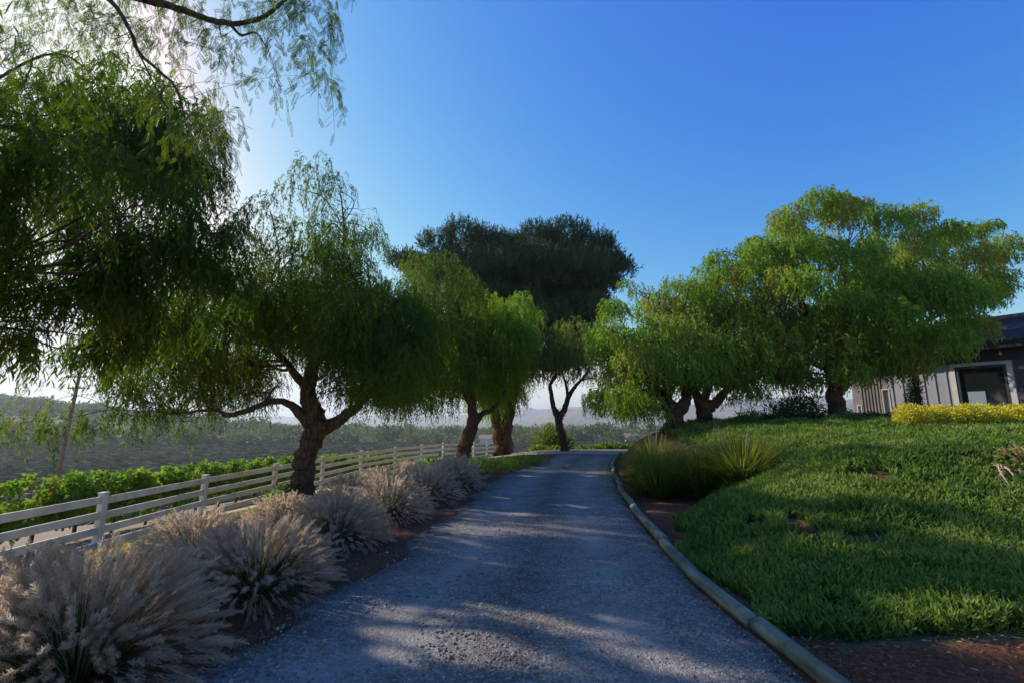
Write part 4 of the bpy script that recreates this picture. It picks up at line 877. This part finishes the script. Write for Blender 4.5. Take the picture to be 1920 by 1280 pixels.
shrub('hedge_shrub', 'low green shrub at the foot of the large right-hand trunk', [gl_(1565, 790, 12, 15), gl_(1540, 792, 12, 15), gl_(1595, 775, 10, 16), gl_(1585, 783, 12, 16)], GREENL, 621, 900, .06, .03, .8, .4)
cyl = [gl_(1714, 770 - 12 * i, [15, 15, 14, 13, 12, 10, 9, 7][i], 17.9) for i in range(8)]
shrub('column_cypress', 'narrow dark cypress growing against the grey wall', cyl, DARKL, 622, 1000, .08, .025, 1.2, 1.0, cat='tree')
shrub('round_shrub', 'large rounded green shrub left of the slender forked tree', [gl_(1030, 826, 30, 33), gl_(1015, 835, 26, 33), gl_(1050, 835, 28, 33.4), gl_(1035, 812, 20, 33), gl_(1060, 838, 20, 33)], PEP_O, 623, 160, .16, .07, 1, .4)
for i, (a, b, r, k) in enumerate([(1005, 845, 12, 28.8), (1022, 846, 11, 28.8), (1040, 845, 10, 28.6), (1085, 843, 10, 28.9), (1108, 843, 11, 29.0), (1132, 840, 14, 29.2), (1155, 840, 13, 29.2), (1172, 842, 12, 29.2)]):
    shrub('leafy_shrub', ['leafy lime shrub at the left end of the row beyond the crest', 'second leafy shrub beyond the crest, below the rounded bush', 'leafy shrub touching the left of the slender trunk', 'leafy shrub right of the slender trunk', 'small leafy shrub midway between slender trunk and curb end', 'taller darker leafy shrub beyond the crest', 'leafy shrub beyond the end of the edging logs', 'rightmost leafy shrub of the crest row, by the tall grass'][i],
          [gl_(a, b, r, k), gl_(a + 7, b - 3, r * .7, k)], GREENL, 630 + i, 260, .12, .09, .8, .4, group='leafy shrubs beyond the driveway crest')
for i, (px, py, r) in enumerate([(1000, 868, 8), (975, 872, 11), (945, 877, 13), (915, 880, 14), (890, 872, 11)]):
    g = G(px, py + 6); Yg = g[1]
    shrub('low_green_plant', ['farthest low green plant on the left driveway edge', 'low green plant below the stout double trunk', 'low green plant midway between fountain grass and crest', 'low green plant next to the last fountain grass', 'low green plant behind the last fountain grass, by the gnarled trunk'][i],
          [(g[0] - .1, g[1], g[2] + .12, .42), (g[0] + .3, g[1] + .9, g[2] + .1, .4), (g[0] - .5, g[1] + .6, g[2] + .12, .4)], LAWN, 640 + i, 500, .10, .02, .7, 1.0, group='low green plants on the left driveway edge', stems=False)
g = G(525, 945); gx_ = at(525, 925, 14.2)
shrub('leafy_shrub', 'bright green sprouting plant at the left foot of the dark leaning trunk', [(gx_[0], 14.2, gx_[2] - .1, .38), (gx_[0] + .3, 14.3, gx_[2] + .15, .25), (gx_[0] - .25, 14.1, gx_[2] - .2, .3)], GREENL, 650, 260, .12, .05, .9, .3)
gx_ = at(822, 868, 19.5)
shrub('leafy_shrub', 'pale leafy plant below the fence near the gnarled trunk', [(gx_[0], 19.5, gx_[2], .35), (gx_[0] - .4, 19.4, gx_[2], .3)], GREENL, 651, 70, .2, .09, .8, .8, stems=False)
# strap-leaved plant at the right edge
g = G(1935, 1140); rg = np.random.RandomState(66); o = empty('strap_leaf_plant', g, 'yellow-green strap-leaved plant poking in at the right edge of the photo', 'plant')
parts = []
for i in range(26):
    az = rg.rand() * 6.28; el = rg.uniform(.2, 1.0); ln = rg.uniform(.3, .5); hd = np.array((math.cos(az), math.sin(az), 0)); t = np.linspace(0, 1, 7); a = (math.pi / 2 - el) - .9 * t ** 1.5
    P = np.array(g) + np.cumsum(np.stack([np.cos(a) * hd[0], np.cos(a) * hd[1], np.sin(a)], 1) * ln / 6, 0); sd = np.cross(hd, (0, 0, 1.)); w = np.array([.008, .009, .009, .008, .006, .004, .001])[:, None]
    V = np.stack([P - sd * w, P + sd * w], 1).reshape(-1, 3); parts.append((V, np.array([[2 * j, 2 * j + 1, 2 * j + 3, 2 * j + 2] for j in range(6)]), np.full(6, rg.rand())))
v, f, rn = join(parts); mesh('leaves', v, f, BLADE, o, rn)
# pinkish bare stick pile and dry tuft at the upper right of the bank
rg = np.random.RandomState(67); g1_ = G(1868, 880); g2_ = G(1915, 925)
o = empty('fallen_branch', G(1890, 905), 'pinkish bare twiggy branch lying on the bank at the right edge', 'branch')
mb = MB(); 
for q in range(9):
    a = g1_ + rg.normal(size=3) * (.06, .06, .01) + (0, 0, .06); b = g2_ + rg.normal(size=3) * (.1, .1, .01) + (0, 0, .05); m_ = (a + b) / 2 + rg.normal(size=3) * .07 + (0, 0, .05)
    S = spline([(*a, .012), (*m_, .010), (*b, .006)], 6); mb.tube(S[:, :3], S[:, 3], 5, .1)
    for w in range(6):
        p = S[rg.randint(1, 11), :3]; mb.tube([p, p + rdir(rg, 1)[0] * .12 * (1, 1, .5)], [.005, .002], 4, 0)
mb.build('bare_twigs', simple('pink_dry_wood', (.42, .26, .21), .9, .25, 12), o)
g = G(1915, 885)
fountain(g[0] + .1, g[1], .35, .32, 120, 350, 'small dry straw tuft on the bank at the right edge', 690, group=None, bristle=8, name='dry_grass_tuft', mat=STRAW)

# ------------------------------------------------------------------ grapevines beyond the lane
vg = 'grapevines in the row beyond the white fence'
POSTM = simple('vine_stake', (.22, .13, .09), .9, .3, 8)
def vine(x, y, seed, label, group, detail=1.0):
    rg = np.random.RandomState(seed); z = float(hgt(x, y)); o = empty('grapevine', (x, y, z), label, 'grapevine', group)
    lo = []
    for q in range(7):
        lo.append((x + rg.uniform(-.35, .35), y + rg.uniform(-.75, .75), z + rg.uniform(.75, 1.5), rg.uniform(.34, .5)))
    for q in range(4): lo.append((x + rg.uniform(-.2, .2), y + rg.uniform(-.7, .7), z + 1.72 + rg.uniform(-.1, .15), rg.uniform(.14, .24)))
    v, f, rn = cloud(lo, rg, 2300 * detail, .085, .085, 1, .1, .3, tip=.5); mesh('foliage', v, f, VINEL, o, rn)
    mb = MB(); S = spline([(x, y, z - .1, .05), (x + .05, y + .03, z + .4, .04), (x, y - .02, z + .9, .035), (x + .1, y + .4, z + 1.0, .02)], 5); mb.tube(S[:, :3], S[:, 3], 7, .15); mb.build('trunk', BARK, o, True)
    mb = MB(); mb.box((x - .06, y + .1, z + .8), (.05, .05, 1.8), None, .004); mb.build('stake', POSTM, o)
fx = lambda y: np.interp(y, [-5, 12, 20, 28, 34, 44, 60], [-13.1, -13.1, -12.9, -12.3, -11.4, -9.2, -5.5])
k = 0; y = 8.2
while y < 46:
    k += 1; vine(float(fx(y)) + R.normal() * .05, y, 700 + k, 'leafy grapevine in the continuous nearest row behind the white fence', vg); y += 1.3
y = 26.0
while y < 60:
    k += 1; vine(float(fx(y)) - 3.2, y, 700 + k, 'grapevine in the second row, lower on the slope behind the nearest row', 'grapevines in the second row', .7); y += 2.0
# vineyard rows farther down (uncountable leaves, many rows)
rg = np.random.RandomState(90); parts = []
for rrow in range(40):
    y0 = 92 + rrow * 6.0; x1 = -y0 * .08 if rrow < 12 else y0 * .5
    xs = np.arange(-y0 * 1.2, x1, 1.6); m_ = len(xs); ys = y0 + xs * .12
    if m_ < 3: continue
    sec = [(-.45, .3), (-.5, 1.0), (-.2, 1.5), (.2, 1.5), (.5, 1.0), (.45, .3)]
    V = np.stack([np.stack([xs + rg.normal(size=m_) * .3, ys + a + rg.normal(size=m_) * .18, hgt(xs, ys) + b * (1 + rg.normal(size=m_) * .16)], 1) for a, b in sec], 1)
    ii = np.arange(m_ * 6).reshape(m_, 6); f = np.stack([ii[:-1, :-1], ii[1:, :-1], ii[1:, 1:], ii[:-1, 1:]], -1).reshape(-1, 4); f = f[rg.rand(len(f)) > .08]
    parts.append((V.reshape(-1, 3), f, rg.rand(len(f))))
v, f, rn = join(parts); FIELDL = leafmat('distant_vine_leaf', [(0, (.045, .05, .03)), (.6, (.075, .075, .042)), (1, (.11, .11, .055))], [(0, (.06, .1, .02)), (1, (.12, .16, .04))], .1, 1.0, 0.0)
tag(mesh('vineyard_rows', v, f, FIELDL, None, rn), 'rows of vines striping the valley floor in the distance', 'vineyard', kind='stuff')

# ------------------------------------------------------------------ far woods and individual far trees
rg = np.random.RandomState(91); parts = []
def crown_far(x, y, h, w, n):
    z = float(hgt(x, y)); out = []
    for q in range(5):
        out.append((x + rg.normal() * w * .3, y + rg.normal() * w * .3, z + h * rg.uniform(.35, .8), w * rg.uniform(.28, .5)))
    return out
FT = []
for i in range(620):
    az = rg.uniform(-.98, .75); d = rg.uniform(310, 640); x = math.sin(az) * d; y = math.cos(az) * d
    if rg.rand() < .25 and d > 380: continue
    k_ = rg.rand() ** 2; FT += crown_far(x, y, 5 + 10 * k_, 6 + 10 * rg.rand() ** 1.5, 0)
for i in range(16):
    x = rg.uniform(-95, -48); y = rg.uniform(56, 66) + abs(x) * .1; FT += crown_far(x, y, rg.uniform(2.5, 4.2), rg.uniform(4, 6), 0)
for i in range(260):
    x = -560 + rg.normal() * 120; y = 450 + abs(rg.normal()) * 70; FT += crown_far(x, y, rg.uniform(7, 12), rg.uniform(8, 14), 0)
v, f, rn = cloud(FT, rg, 3.2, 1.5, 1.1, .8, .3, .2, .45, tip=.6)
tag(mesh('far_woods', v, f, FARL, None, rn), 'band of hazy trees across the valley floor and the left hillside', 'woods', kind='stuff')
for i, (px, py, Y, h, w, lb_) in enumerate([(52, 752, 360, 30, 16, 'tall hazy rounded tree on the left hillside skyline'), (82, 765, 370, 22, 14, 'shorter hazy tree beside the tall one on the left skyline'), (105, 780, 360, 17, 9, 'hazy conical tree on the left hillside'), (15, 770, 350, 24, 13, 'hazy tree at the far left edge of the skyline')]):
    c = at(px, py, Y); z0 = float(hgt(c[0], Y)); top = c[2]; hh = top - z0; rg = np.random.RandomState(920 + i)
    o = empty('hillside_tree', (c[0], Y, z0), lb_, 'tree', 'hazy trees on the left skyline')
    lo = [(c[0] + rg.normal() * w * .3, Y + rg.normal() * w * .3, z0 + hh * u, w * (.48 - .22 * u)) for u in np.linspace(.35, .93, 9)]
    v, f, rn = cloud(lo, rg, 9, 1.1, .8, .9, .3, .2, .45, tip=.6); mesh('crown', v, f, FARL, o, rn)
    mb = MB(); S = spline([(c[0], Y, z0 - 1, .5), (c[0] + .3, Y, z0 + hh * .4, .4), (c[0], Y, z0 + hh * .8, .15)], 4); mb.tube(S[:, :3], S[:, 3], 7, .1); mb.build('trunk', BARK, o, True)
WALLF = simple('farmhouse_wall', (.55, .5, .44), .8, .1); ROOFF = simple('farmhouse_roof', (.3, .2, .15), .8, .2)
for i, (px, Y, w, lb_) in enumerate([(918, 300, 12, 'tiny pale farmhouse among valley trees between the two big trunks'), (1110, 330, 14, 'tiny white farmhouse in the valley right of the slender tree'), (1185, 340, 10, 'tiny tan barn in the valley left of the tall grasses')]):
    c = at(px, 806, Y); z0 = float(hgt(c[0], Y)); o = empty('farmhouse', (c[0], Y, z0), lb_, 'house', 'farmhouses in the valley')
    m = MB(); m.box((c[0], Y, z0 + 2), (w, 8, 5), None); m.build('wall', WALLF, o)
    m = MB(); X, zt = c[0], z0 + 4.5; a = w / 2 + .6
    m.add([(X - a, Y - 4.6, zt), (X + a, Y - 4.6, zt), (X + a, Y + 4.6, zt), (X - a, Y + 4.6, zt), (X - a, Y, zt + 2.6), (X + a, Y, zt + 2.6)], [(0, 1, 5, 4), (2, 3, 4, 5), (0, 4, 3), (1, 2, 5), (0, 3, 2, 1)]); m.build('roof', ROOFF, o)

# ------------------------------------------------------------------ utility pole
c = at(110, 884, 40); ct = at(153, 684, 40); z0 = float(hgt(c[0], 40)); up_ = unit(ct - c); base = c + up_ * ((z0 - c[2]) / up_[2])
o = empty('utility_pole', base, 'leaning wooden utility pole with two crossarms beyond the vines', 'utility pole')
PW = simple('pole_wood', (.20, .12, .085), .9, .3, 3, 20)
m = MB(); pts = [base - up_ * .5, c, ct, ct + up_ * .6]; m.tube(pts, [.17, .15, .12, .11], 10, .03); m.build('shaft', PW, o, True)
for (px, py, hw) in ((152, 706, 1.15), (146, 727, .75)):
    q = at(px, py, 40); m = MB(); m.box(q + np.array((.0, -.16, 0)), (hw * 2, .09, .11), None, .006); ca_ = m.build('crossarm', PW, o)
    m = MB()
    for sx in (-.85, -.4, .4, .85): m.tube([q + np.array((hw * sx, -.16, .05)), q + np.array((hw * sx, -.16, .13)), q + np.array((hw * sx, -.16, .2))], [.03, .045, .02], 8, 0)
    m.build('insulators', simple('insulator', (.35, .36, .38), .3, .05), o)

# ------------------------------------------------------------------ grey house on the right
A_ = np.array((18.75, 16.7)); B_ = np.array((15.6, 21.4)); dv = unit(B_ - A_); nv_ = np.array((-dv[1], dv[0]))    # wall runs away from the viewer to the left
if nv_[0] > 0: nv_ = -nv_                                # outward normal, towards the driveway
def wp(s, z, o=0.0): p = A_ + dv * s + nv_ * o; return np.array((p[0], p[1], z))
def s_at(px):
    r = ray(px, 720); k = r[0] / r[1]                     # X = k*Y (approximately, at eye level)
    return float((k * A_[1] - A_[0]) / (dv[0] - k * dv[1]))
Z0, ZE = 1.3, 4.15
WALLM = simple('grey_board_siding', (.29, .30, .36), .8, .12, 1.5, 12, bs=.15)
SLATM = simple('brown_grey_slat_siding', (.22, .21, .21), .85, .2, 2, 12)
TRIM = simple('pale_window_trim', (.52, .49, .46), .7, .1, 3)
FRAME = simple('dark_bronze_window_frame', (.035, .05, .06), .45, .1, 3)
DARKB = simple('dark_beam', (.035, .03, .035), .7, .2, 3)
def roofm():
    m, n, p = newmat('dark_roof_shingle')
    br = ND(n, 'ShaderNodeTexBrick', Scale=1.0); br.inputs['Color1'].default_value = (.025, .027, .04, 1); br.inputs['Color2'].default_value = (.045, .045, .06, 1); br.inputs['Mortar'].default_value = (.02, .02, .02, 1)
    br.inputs['Mortar Size'].default_value = .012; br.inputs['Brick Width'].default_value = .3; br.inputs['Row Height'].default_value = .16
    uv = ND(n, 'ShaderNodeAttribute', attribute_name='ruv'); n.links.new(uv.outputs['Vector'], br.inputs['Vector']); n.links.new(br.outputs['Color'], p.inputs['Base Color'])
    bump(n, p, br.outputs['Fac'], -.6, .02); return m
def glassm(name='window_glass', c=(.012, .015, .018)):
    m, n, p = newmat(name); p.inputs['Base Color'].default_value = (*c, 1); p.inputs['Roughness'].default_value = .04; p.inputs['Specular IOR Level'].default_value = .9
    bump(n, p, noise(n, 1.2, 2), .04, .02); return m
GLASS = glassm()
ho = empty('house', wp(2.5, Z0), 'grey board-and-batten house with dark shingle roof behind the golden hedge', 'house')
ax3 = [np.array((dv[0], dv[1], 0)), np.array((nv_[0], nv_[1], 0)), np.array((0, 0, 1.))]
sW0, sW1 = s_at(1893), s_at(1795); sC = s_at(1668); sE = s_at(1597); sR = s_at(1908)
def wallbox(m, s0, s1, z0, z1, o=0.0, th=.12): m.box((wp((s0 + s1) / 2, (z0 + z1) / 2, o)), (abs(s1 - s0), th, z1 - z0), ax3)
zwt = 3.72; zwb = 1.95
m = MB()
wallbox(m, sR, sW0, Z0, ZE); wallbox(m, sW1, sC, Z0, ZE); wallbox(m, sW0, sW1, zwt, ZE); wallbox(m, sW0, sW1, Z0, zwb)
wl = m.build('wall', WALLM, ho)
m = MB(); s = sR + .12
while s < sC:
    if not (sW0 - .18 < s < sW1 + .18): m.box(wp(s, (Z0 + ZE - .3) / 2, .075), (.045, .03, ZE - .3 - Z0), ax3, .004)
    s += .36
m.build('battens', WALLM, ho)
# slatted section with narrow windows, the sky put into their pane colour
sN0, sN1 = s_at(1667), s_at(1652); sM0, sM1 = s_at(1612), s_at(1603)
m = MB(); wallbox(m, sN1, sM0, Z0, ZE); wallbox(m, sN0, sN1, 3.0, ZE); wallbox(m, sN0, sN1, Z0, 1.75); wallbox(m, sC - .0, sN0, Z0, ZE); wallbox(m, sM1, sE, Z0, ZE); wallbox(m, sM0, sM1, 2.35, ZE); m.build('slatted_wall', SLATM, ho)
m = MB(); s = sN1 + .03
while s < sE:
    if not (sM0 - .02 < s < sM1 + .02): m.box(wp(s, (Z0 + ZE - .3) / 2, .075), (.03, .03, ZE - .3 - Z0), ax3)
    s += .12
m.build('slats', SLATM, ho)
SKYG = glassm('sky_reflection_glass', (.25, .32, .38))  # pale blue base colour stands in for reflected sky
for (a, b, z0, z1) in ((sN0, sN1, 1.75, 3.0), (sM0, sM1, Z0, 2.35)):
    w_ = MB(); wallbox(w_, a, a + .035, z0, z1, .02); wallbox(w_, b - .035, b, z0, z1, .02); wallbox(w_, a + .035, b - .035, z1 - .04, z1, .02); wn = w_.build('window', TRIM, ho)
    w_ = MB(); wallbox(w_, a + .035, b - .035, z0, z1 - .04, -.02, .02); w_.build('pane', SKYG, wn)
# main window
w_ = MB(); t_ = .09
wallbox(w_, sW0, sW0 + t_, zwb, zwt, .0, .14); wallbox(w_, sW1 - t_, sW1, zwb, zwt, .0, .14); wallbox(w_, sW0 + t_, sW1 - t_, zwt - t_, zwt, .0, .14); wallbox(w_, sW0 + t_, sW1 - t_, zwb, zwb + t_, .0, .14)
wn = w_.build('window', FRAME, ho)
w_ = MB(); wallbox(w_, sW0 + t_, sW1 - t_, zwb + t_, zwt - t_, -.02, .02); w_.build('pane', GLASS, wn)
w_ = MB(); sa, sb = s_at(1845), s_at(1812); wallbox(w_, sa, sb, zwb + t_, 2.75, .004, .02); w_.build('sky_reflection_patch', SKYG, wn)  # pale patch painting the sky reflection low in the pane
w_ = MB(); wallbox(w_, sW0 - .16, sW0 - .003, zwb, zwt + .17, .07, .04); wallbox(w_, sW1 + .003, sW1 + .16, zwb, zwt + .17, .07, .04); wallbox(w_, sW0 - .003, sW1 + .003, zwt + .003, zwt + .17, .07, .04); w_.build('trim', TRIM, wn)
# eave beam, fascia and roof
m = MB(); wallbox(m, sR - 4, sE, ZE - .30, ZE + .1, .10, .06); m.build('eave_beam', DARKB, ho)
m = MB(); wallbox(m, sR - 4, sE + .5, ZE + .12, ZE + .32, .62, .05); m.build('fascia', DARKB, ho)
m = MB(); wallbox(m, sR - 4, sE + .5, ZE + .33, ZE + .36, .66, .10); m.build('gutter', simple('worn_gutter', (.38, .34, .34), .5, .5, 4), ho)
m = MB(); wallbox(m, sR - 4, sE + .5, ZE + .1, ZE + .12, .33, .6); m.build('soffit', DARKB, ho)
e0 = wp(sR - 4, ZE + .37, .72); e1 = wp(sE + .5, ZE + .37, .72); run = 2.6; rise = 1.15
r0 = wp(sR - 4, ZE + .37 + rise, .72 - run); r1 = wp(sE + .5, ZE + .37 + rise, .72 - run); q0 = wp(sR - 4, ZE + .37, .72 - 2 * run); q1 = wp(sE + .5, ZE + .37, .72 - 2 * run)
dn = np.array((0, 0, -.06)); ro = mesh('roof', [e0, e1, r1, r0, q0, q1, e0 + dn, e1 + dn, r1 + dn, r0 + dn, q0 + dn, q1 + dn], [(0, 1, 2, 3), (3, 2, 5, 4), (7, 6, 9, 8), (8, 9, 10, 11), (0, 3, 9, 6), (3, 4, 10, 9), (2, 1, 7, 8), (5, 2, 8, 11), (1, 0, 6, 7), (4, 5, 11, 10)], roofm(), ho)
a_ = ro.data.attributes.new('ruv', 'FLOAT_VECTOR', 'CORNER'); Lr = np.linalg.norm(e1 - e0); Sl = math.hypot(run, rise)
uvm = {0: (0, 0, 0), 1: (Lr, 0, 0), 2: (Lr, Sl, 0), 3: (0, Sl, 0), 4: (0, 2 * Sl, 0), 5: (Lr, 2 * Sl, 0)}
a_.data.foreach_set('vector', np.array([uvm.get(l.vertex_index % 6, (0, 0, 0)) for l in ro.data.loops], dtype=np.float32).ravel())
m = MB()
sr = math.ceil((sR - 4) / .3) * .3
m.tube([wp(sR - 4.02, ZE + .37 + rise + .03, .72 - run), wp(sE + .52, ZE + .37 + rise + .03, .72 - run)], [.12, .12], 8, 0); m.build('ridge_cap', simple('ridge_tile', (.22, .16, .14), .8, .3, 5), ho)
# other walls and dark pieces painting the shade of the porch opening at the right edge
m = MB(); m.box(wp((sR - 4 + sE) / 2, (Z0 + ZE) / 2, -4.1), (abs(sE - sR + 4), .12, ZE - Z0), ax3); m.box(wp(sE - .06, (Z0 + ZE) / 2, -2.1), (.12, 3.9, ZE - Z0), ax3); m.build('back_wall', WALLM, ho)
m = MB(); wallbox(m, sR - .35, sR - .003, Z0, ZE, .02, .2); m.build('porch_shade_strip', simple('porch_opening_shade', (.07, .055, .065), .7), ho)
m = MB(); wallbox(m, sR - 4, sR - .36, Z0, ZE, -.9, .1); m.build('porch_wall', DARKB, ho)
BULB = simple('festoon_bulb', (.5, .47, .42), .25, .05)
m = MB()
for px in (1842, 1888):
    s = s_at(px); q = wp(s, ZE - .02, .2); m.tube([q + (0, 0, .06), q, q - (0, 0, .05), q - (0, 0, .09)], [.015, .035, .05, .02], 10, 0)
m.build('eave_light_globes', BULB, ho)

# ------------------------------------------------------------------ haze over the valley
hb = MB(); hb.add([(x, y, z) for z in (-40, 215) for y in (-70, 7600) for x in (-7100, 7100)], [(0, 2, 3, 1), (4, 5, 7, 6), (0, 1, 5, 4), (2, 6, 7, 3), (0, 4, 6, 2), (1, 3, 7, 5)])
hmx = bpy.data.materials.new('haze_air'); hmx.use_nodes = True; n = hmx.node_tree; n.nodes.remove(n.nodes['Principled BSDF'])
pv = n.nodes.new('ShaderNodeVolumePrincipled'); pv.inputs['Color'].default_value = (.80, .88, 1.0, 1); pv.inputs['Density'].default_value = .00026; pv.inputs['Anisotropy'].default_value = .35
n.links.new(pv.outputs[0], n.nodes['Material Output'].inputs['Volume'])
tag(hb.build('haze', hmx), 'pale blue haze filling the valley air', 'haze', kind='stuff')
print('verts', sum(len(o.data.vertices) for o in bpy.data.objects if o.type == 'MESH'))
